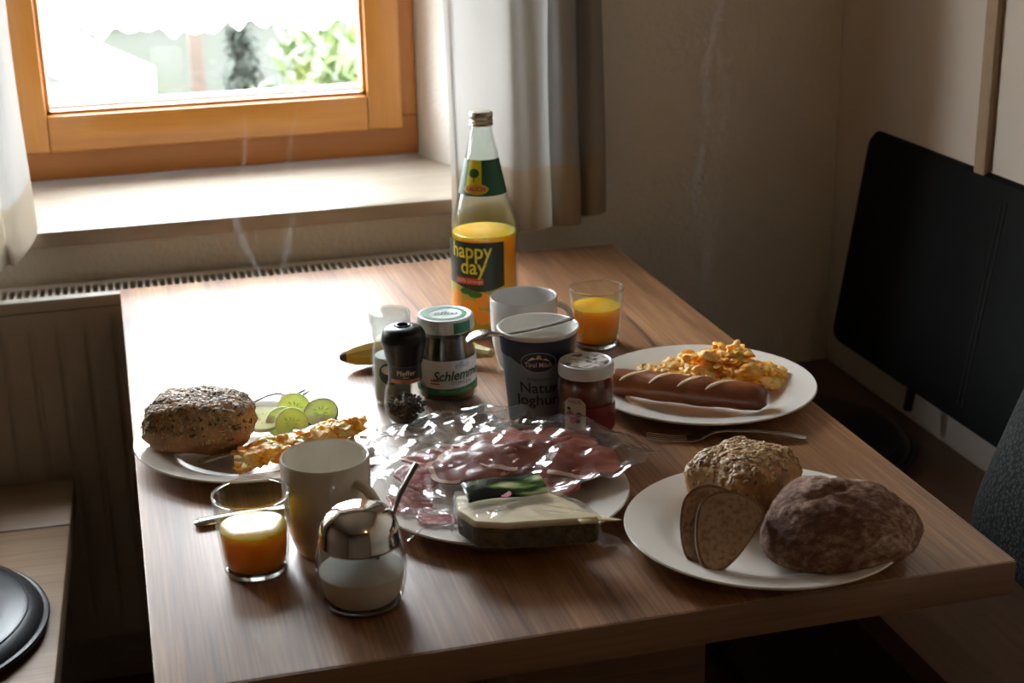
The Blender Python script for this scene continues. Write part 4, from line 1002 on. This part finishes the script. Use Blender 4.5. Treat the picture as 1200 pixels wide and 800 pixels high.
# cucumber slices
def cucumber(label, loc, rot, R_=.0205, th=.0042, peel=True):
    t = thing('cucumber_slice', label, 'cucumber', loc, group=None); t.rotation_euler = rot
    MB().lathe([(0, 0), (R_ - .0010, 0), (R_ - .0006, th * .5), (R_ - .0010, th), (R_ * .55, th), (0, th)], 40).build('flesh', M['cuke'], t)
    sd = MB()
    for k in range(9):
        a = 2 * pi * k / 9 + .2; r = R_ * (.30 if k % 3 else .42)
        sd.loft([(-.0026, 0, 0, .0002, .0001), (-.0012, 0, 0, .0008, .0004), (.0008, 0, 0, .0009, .0004), (.0024, 0, 0, .0002, .0001)], 6, Matrix.Translation((r * cos(a), r * sin(a), th + .0001)) @ Matrix.Rotation(a, 4, 'Z'))
    sd.build('seed_core', M['cuke_core'], t)['kind'] = 'stuff'
    if peel:
        MB().lathe([(R_ - .0011, 0), (R_ - .0002, .0004), (R_, th * .5), (R_ - .0002, th - .0003), (R_ - .0011, th + .0001)], 40).build('peel', M['cuke_peel'], t)
    else:
        MB().lathe([(R_ - .0011, 0), (R_ - .0004, .0004), (R_ - .0003, th * .5), (R_ - .0004, th - .0003), (R_ - .0011, th + .0001)], 40).build('rim', M['cuke'], t)
    return t
Zp = TT + .0085
cucumber('pale peeled cucumber slice lying flat nearest the roll', (.137, 1.664, Zp + .009), (radians(16), radians(-4), 0), .0235, .005, False)
cucumber('peeled cucumber slice tucked under the pale front slice', (.157, 1.652, Zp + .008), (radians(42), radians(-10), 0), .0195, .005, False)
cucumber('pale cucumber slice at the front of the pile facing the mug', (.166, 1.640, Zp + .010), (radians(52), radians(-6), 0), .0195, .005, False)
cucumber('cucumber slice standing at the back of the pile', (.174, 1.678, Zp + .013), (radians(48), radians(8), 0), .0205, .0045, False)
cucumber('dark-peeled cucumber slice on top at the right of the pile', (.203, 1.656, Zp + .012), (radians(34), radians(-14), 0), .0205, .0045, True)
cucumber('dark-peeled cucumber slice underneath at the right of the pile', (.199, 1.652, Zp + .003), (radians(22), radians(-10), 0), .0205, .0045, True)

# pretzel stick with slits
pz = thing('pretzel_stick', 'dark brown pretzel stick with pale slits on the right plate', 'bread stick', (.628, 1.580, TT + .012), atan2(-.110, .150))
L_ = .098
def pz_pt(t, a, k=1.0):
    x = -L_ + 2 * L_ * t
    e = min(1, (1 - abs(2 * t - 1)) * 12) ** .5 if t < .96 else max(.55, min(1, (1 - t) / .04 * .45 + .55))
    r = (.0182 - .0030 * (2 * t - 1) ** 2 + .0006 * sin(t * 23)) * max(e, .15) * k * (1 + .04 * fbm((x * 40, cos(a), sin(a)), 1, 3))
    return (x, r * cos(a) * 1.08, .0165 + r * sin(a) * .95)
mb = MB()
mb.add([pz_pt(i / 60, 2 * pi * k / 24) for i in range(61) for k in range(24)], [(i * 24 + k, i * 24 + (k + 1) % 24, (i + 1) * 24 + (k + 1) % 24, (i + 1) * 24 + k) for i in range(60) for k in range(24)] + [tuple(range(24)), tuple(60 * 24 + k for k in range(24))])
mb.build('crust', M['pretzel'], pz, ang=60)
for t0 in (.20, .385, .56, .735):
    def slit(u, v, t0=t0):
        a = radians(150) - radians(112) * u
        wv = .016 * sin(pi * min(1, max(0, u * .96 + .02))) ** .7
        t = t0 + (u - .5) * .19 + (v - .5) * 2 * wv * 1.5
        k = 1.015 + .035 * sin(pi * v)
        return pz_pt(t, a, k)
    MB().sheet(20, 6, slit).build('slit', M['pretzel_slit'], pz, ang=180)

# cold cuts, each sheet wavy ---------------------------------------------------------
PCX, PCY = .352, 1.398
def heap(x, y):
    h = .030 * exp(-(((x - .375) / .085) ** 2 + ((y - 1.452) / .050) ** 2) * .8) + .013 * exp(-(((x - .43) / .05) ** 2 + ((y - 1.40) / .05) ** 2)) + .010 * exp(-(((x - .27) / .04) ** 2 + ((y - 1.43) / .05) ** 2))
    return TT + .0075 + h + .013 * max(0, min(1, (sqrt((x - PCX) ** 2 + (y - PCY) ** 2) - .08) / .05))
def wavy(name, label, cat, x, y, rx, ry, rz, lift, mat, seed, group=None, amp=.0022):
    def fn(u, v):
        a = 2 * pi * u; r = v * (1 + .10 * sin(3 * a + seed) + .05 * sin(7 * a + seed * 2))
        dx, dy = rx * r * cos(a), ry * r * sin(a)
        X_, Y_ = x + dx * cos(rz) - dy * sin(rz), y + dx * sin(rz) + dy * cos(rz)
        return (X_ - x, Y_ - y, heap(X_, Y_) + lift + amp * fbm((X_ * 38, Y_ * 38, seed), 1, 3) * (1 + v) - TT)
    t = thing(name, label, cat, (x, y, TT), 0, group)
    MB().sheet(48, 10, fn).build('meat', M[mat], t, ang=180, thick=.0016)
    if mat == 'ham':
        def fat(u, v):
            a = 2.0 + 2.4 * u; p = fn(a / (2 * pi), .88 + .13 * v); return (p[0], p[1], p[2] + .0011)
        MB().sheet(30, 3, fat).build('fat_edge', M['ham_fat'], t, ang=180)
    return t
hams = [('ham slice at the back left of the cold cuts plate', .315, 1.470, .050, .034, .3, .002), ('ham slice at the back middle of the plate below the yoghurt', .378, 1.492, .056, .030, -.1, .003),
        ('ham slice at the back right of the plate below the jam jar', .432, 1.462, .046, .034, -.5, .004), ('ham slice at the right rim of the cold cuts plate', .440, 1.412, .040, .048, .5, .006),
        ('ham slice in the centre of the cold cuts pile', .385, 1.440, .056, .034, .15, .008), ('ham slice left of centre on the cold cuts pile', .330, 1.432, .048, .036, -.2, .007),
        ('folded ham slice just behind the cheese', .385, 1.385, .052, .032, .05, .006)]
for i, (lb_, x, y, rx, ry, rz, lift) in enumerate(hams): wavy('ham_slice', lb_, 'ham', x, y, rx, ry, rz, lift, 'ham', i * 1.7 + .3)
sal = [('salami slice at the left edge of the cold cuts plate', .272, 1.428, .024, .004), ('salami slice nearest the cream mug on the cold cuts plate', .252, 1.385, .022, .003), ('salami slice low in front of the sugar spoon tip', .272, 1.350, .020, .004)]
for i, (lb_, x, y, r, lift) in enumerate(sal): wavy('salami_slice', lb_, 'salami', x, y, r, r, 0, lift, 'salami', i + .2, amp=.001)

# cheese wedge with herb rind
ch = thing('cheese_wedge', 'pale cheese wedge with dark herb rind on the cold cuts plate', 'cheese', (.340, 1.285, TT + .0225), 0)
top = [(-.052, .038), (.030, .032), (.054, -.010), (.066, -.048), (-.020, -.034), (-.048, -.022), (-.058, .008)]
def poly_block(pts, z0, z1, ins):
    mb = MB(); n = len(pts); c = (sum(p[0] for p in pts) / n, sum(p[1] for p in pts) / n)
    return mb
sub = []
for i in range(len(top)):
    p, q = top[i], top[(i + 1) % len(top)]
    for k in range(6): sub.append((p[0] + (q[0] - p[0]) * k / 6, p[1] + (q[1] - p[1]) * k / 6))
n_ = len(sub); cx_, cy_ = -.002, .002
def cr(k, z): return [((x - cx_) * k + cx_, (y - cy_) * k + cy_, z + .0006 * fbm((x * 90, y * 90, z * 50), 1, 2)) for x, y in sub]
rs = [cr(.93, .0), cr(.985, .003), cr(1.0, .012), cr(.995, .0225)]
MB().add([p for r in rs for p in r] + [(cx_, cy_, 0)], [(i * n_ + k, i * n_ + (k + 1) % n_, (i + 1) * n_ + (k + 1) % n_, (i + 1) * n_ + k) for i in range(3) for k in range(n_)] + [(k, (k + 1) % n_, 4 * n_) for k in range(n_)]).build('rind', M['rind'], ch, ang=50)
rs = [cr(1.0, .0215), cr(1.0, .0255), cr(.975, .0278), cr(.6, .0284)]
MB().add([p for r in rs for p in r] + [(cx_, cy_, .0286)], [(i * n_ + k, i * n_ + (k + 1) % n_, (i + 1) * n_ + (k + 1) % n_, (i + 1) * n_ + k) for i in range(3) for k in range(n_)] + [(3 * n_ + k, 3 * n_ + (k + 1) % n_, 4 * n_) for k in range(n_)]).build('paste', M['cheese'], ch, ang=50)
def corner(u, v):
    x = .046 + .046 * u; y = -.043 + .003 * u + (v - .5) * .026 * (1 - u)
    return (x, y, .0268 - .008 * u + .0015 * sin(u * 5))
MB().sheet(12, 4, corner).build('paper_corner', M['paper'], ch, ang=180, thick=.0008)

# cling film around the cheese, carrying the printed sticker
wr = thing('cheese_wrapper', 'clear plastic wrap with green printed sticker around the cheese wedge', 'wrapper', (.340, 1.285, TT + .0225), 0)
def wring(k, z, j):
    out = []
    for i, (x, y) in enumerate(sub):
        f = k + .05 * abs(fbm((x * 45, y * 45, j * 1.3), 1, 3))
        out.append(((x - cx_) * f + cx_, (y - cy_) * f + cy_, z + .003 * fbm((x * 60, y * 60, j), 1, 2)))
    return out
wk = [wring(1.10, .002, 0), wring(1.05, .010, 1), wring(1.035, .020, 2), wring(1.035, .0275, 3), wring(.99, .0325, 4), wring(.6, .0330, 5)]
wk[0] = [(x, y, max(.0, z)) for x, y, z in wk[0]]
MB().add([p for r in wk for p in r] + [(cx_, cy_, .0330)], [(i * n_ + k, i * n_ + (k + 1) % n_, (i + 1) * n_ + (k + 1) % n_, (i + 1) * n_ + k) for i in range(5) for k in range(n_)] + [(5 * n_ + k, 5 * n_ + (k + 1) % n_, 6 * n_) for k in range(n_)]).build('film', M['wrap'], wr, ang=24)
def sticker(u, v):
    x = -.047 + .080 * u; y = .004 + .036 * v + .003 * u
    return (x, y - .002 * u, .0350 + .0025 * sin(v * 2.4) + .0015 * sin(u * 6) + .004 * v)
sm, ns, ls = new_mat('sticker_print_and_glare')
o_ = ns.new('ShaderNodeOutputMaterial'); b_ = ns.new('ShaderNodeBsdfPrincipled'); ls.new(b_.outputs[0], o_.inputs[0]); b_.inputs['Roughness'].default_value = .12
v_ = coords(ns, ls, (26, 62, 40), (0, 0, -.7)); nn = node(ns, 'ShaderNodeTexNoise', Scale=1.0, Detail=2.0); ls.new(v_, nn.inputs['Vector'])
sxx = ns.new('ShaderNodeSeparateXYZ'); tcc = ns.new('ShaderNodeTexCoord'); ls.new(tcc.outputs['Object'], sxx.inputs[0])
ma = node(ns, 'ShaderNodeMath', operation='MULTIPLY_ADD'); ma.inputs[1].default_value = 4.5; ls.new(sxx.outputs['X'], ma.inputs[0]); ls.new(nn.outputs['Fac'], ma.inputs[2])
r_ = ramp(ns, [(.38, (.008, .010, .008)), (.47, (.03, .06, .02)), (.53, (.10, .17, .035)), (.60, (.36, .42, .20)), (.68, (.60, .62, .52))]); ls.new(ma.outputs[0], r_.inputs[0]); ls.new(r_.outputs[0], b_.inputs['Base Color'])  # dark and green print; pale stops towards the right paint in white glare
sk = MB().sheet(20, 10, sticker).build('sticker', sm, wr, ang=180, thick=.0004); sk['label'] = 'dark and green printed sticker, pale glare painted at right'
MB().lathe([(0, 0), (.0065, 0)], 20, Matrix.Translation((-.010, .010, .0372)) @ Matrix.Rotation(.12, 4, 'X')).build('round_mark', M['p_pink'], wr)
def tail(u, v):     # crumpled ends of the wrap: left twist and right scrap
    x = -.060 - .050 * u; y = .012 + (v - .5) * (.012 + .06 * u) + .012 * u
    return (x, y, .014 + .006 * sin(v * 9 + u * 4) * (.4 + u) + .004 * fbm((x * 60, y * 60, 3), 1, 3) + .006 * u)
MB().sheet(14, 22, tail).build('left_twist', M['wrap'], wr, ang=20)
def scrap(u, v):
    x = .060 + .030 * u; y = -.052 + .030 * (v - .5) - .006 * u
    return (x, y, .0060 + .006 * fbm((x * 70, y * 70, 9), 1, 3) - .010 * u + .004 * sin(v * 8))
MB().sheet(10, 10, scrap).build('loose_scrap', M['wrap'], wr, ang=20)

# plastic bag lying open over the ham -------------------------------------------------
bg = thing('plastic_bag', 'crumpled transparent plastic bag lying over the sliced ham', 'bag', (PCX, PCY, TT))
def brad(a):
    # outline of the sheet around the plate centre
    keys = [(-180, .130), (-150, .135), (-120, .118), (-90, .078), (-60, .072), (-35, .095), (-15, .150), (0, .176), (20, .172), (40, .150), (55, .150), (75, .176), (95, .190), (115, .190), (135, .178), (150, .165), (165, .142), (180, .128)]
    d = math.degrees(a)
    for (a0_, r0_), (a1_, r1_) in zip(keys, keys[1:]):
        if a0_ <= d <= a1_: return r0_ + (r1_ - r0_) * (d - a0_) / (a1_ - a0_)
    return .128
def bag(u, v):
    a = -pi + 2 * pi * u; R_ = brad(a) * (1 + .03 * sin(a * 9) + .02 * sin(a * 17))
    r = R_ * v; x, y = PCX + r * cos(a), PCY + r * sin(a)
    rg = lambda s, o: (1 - abs(noise.noise(Vector((x * s, y * s * .8, o)))) * 2.2)
    cre = .0080 * max(-.4, rg(17, 1.0)) + .0040 * max(-.4, rg(36, 4.0)) + .0010 * rg(80, 7.0)
    lift = .009 + .006 * v * v + (.008 * v ** 3 if 60 < math.degrees(a) < 170 else 0)
    h = heap(x, y)
    out = max(0, r - .134)
    z = h + lift - out * .28 + cre
    return (x - PCX, y - PCY, max(z, TT + .0015) - TT)
MB().sheet(150, 54, bag).build('film', M['film'], bg, ang=17, fix=True)

# cutlery -----------------------------------------------------------------------------
def fork(label, loc, rot, L=.19):
    t = thing('fork', label, 'fork', loc); t.rotation_euler = rot
    for k in range(4):
        y = (k - 1.5) * .0062
        MB().loft([(.0, y, .0030, .0006, .0004), (.012, y, .0008, .0012, .0008), (.030, y * .98, -.0012, .0016, .0010), (.050, y * .9, -.0012, .0018, .0010)], 8).build('tine', M['steel'], t)
    MB().loft([(.046, 0, -.0012, .0105, .0010), (.052, 0, -.0012, .0112, .0011), (.060, 0, -.0004, .0100, .0012), (.068, 0, .0030, .0055, .0015), (.076, 0, .0062, .0036, .0018)], 14).build('head', M['steel'], t)
    MB().loft([(.074, 0, .0060, .0036, .0018), (.09, 0, .0085, .0030, .0017), (.12, 0, .0085, .0042, .0015), (.16, 0, .0052, .0068, .0013), (L - .008, 0, .0020, .0082, .0012), (L - .002, 0, .0012, .0055, .0011), (L, 0, .0010, .0015, .0006)], 14).build('handle', M['steel'], t)
    return t
fork('steel fork on the table between the two right plates', (.5535, 1.512, TT + .0028), (0, 0, atan2(-.055, .172)), .182)
fork('fork with its tines over the far rim of the left plate', (.2215, 1.7640, TT + .0285), (0, radians(6.0), atan2(-.075, -.124)), .150)
def knife(label, loc, rot):
    t = thing('table_knife', label, 'knife', loc); t.rotation_euler = rot
    MB().loft([(0, 0, 0, .0015, .0004), (.004, 0, 0, .0060, .0006), (.03, 0, 0, .0090, .0007), (.08, 0, 0, .0085, .0008), (.095, 0, 0, .0050, .0014)], 12).build('blade', M['steel'], t)
    MB().loft([(.093, 0, 0, .0048, .0016), (.11, 0, 0, .0055, .0022), (.16, 0, 0, .0068, .0024), (.182, 0, 0, .0068, .0022), (.186, 0, 0, .0030, .0010)], 12).build('handle', M['steel'], t)
    return t
knife('steel knife lying across the left plate under the cucumber and egg', (.2235, 1.6370, TT + .0185), (radians(0), 0, atan2(-.078, -.172)))
kn = thing('table_knife', 'steel knife on the bare table, its blunt handle showing left of the front juice glass', 'knife', (.168, 1.4560, TT + .0042), atan2(-.020, -.128))
MB().loft([(0, 0, 0, .0015, .0004), (.004, 0, 0, .0060, .0006), (.03, 0, 0, .0090, .0007), (.045, 0, 0, .0070, .0010), (.055, 0, 0, .0050, .0018)], 12).build('blade', M['steel'], kn)
MB().loft([(.053, 0, 0, .0050, .0022), (.07, 0, 0, .0065, .0034), (.11, 0, 0, .0085, .0041), (.124, 0, 0, .0085, .0038), (.1285, 0, 0, .0062, .0026), (.130, 0, 0, .0020, .0010)], 16).build('handle', M['steel'], kn)

# faint steam rising from the hot eggs -------------------------------------------------
def steam(label, base, lanes, dens):
    stm, ns, ls = new_mat('steam')
    o_ = ns.new('ShaderNodeOutputMaterial'); vs_ = node(ns, 'ShaderNodeVolumeScatter', Density=dens, Anisotropy=0.35); ls.new(vs_.outputs[0], o_.inputs['Volume'])
    t = thing('steam', label, 'steam', base)
    mb = MB()
    for x0, y0, h0, h1, r, ph, am in lanes:
        n = 40; P = []; R_ = []
        for i in range(n + 1):
            k = i / n; z = h0 + (h1 - h0) * k
            P.append((x0 + am * sin(z * 17 + ph) * (.3 + k) + .006 * sin(z * 43 + ph * 2), y0 + am * .7 * cos(z * 13 + ph) * (.3 + k), z))
            R_.append(r * (.25 + .75 * sin(pi * min(1, .08 + k * .92)) ** .7) * (1 + .25 * sin(z * 60 + ph)))
        mb.tube(P, R_, 10)
    o = mb.build('wisps', stm, t, ang=180); o['kind'] = 'stuff'
    return t
steam('faint steam wisps rising from the egg on the left plate', (.166, 1.585, TT + .036), [(-.03, .02, .0, .36, .0045, .4, .012), (.012, .03, .0, .38, .0040, 2.1, .012)], 7.0)
steam('faint steam wisps rising from the egg heap on the right plate', (.680, 1.645, TT + .050), [(-.008, .0, .0, .62, .0050, 1.2, .012), (.012, .01, .0, .55, .0040, 3.4, .010)], 2.6)
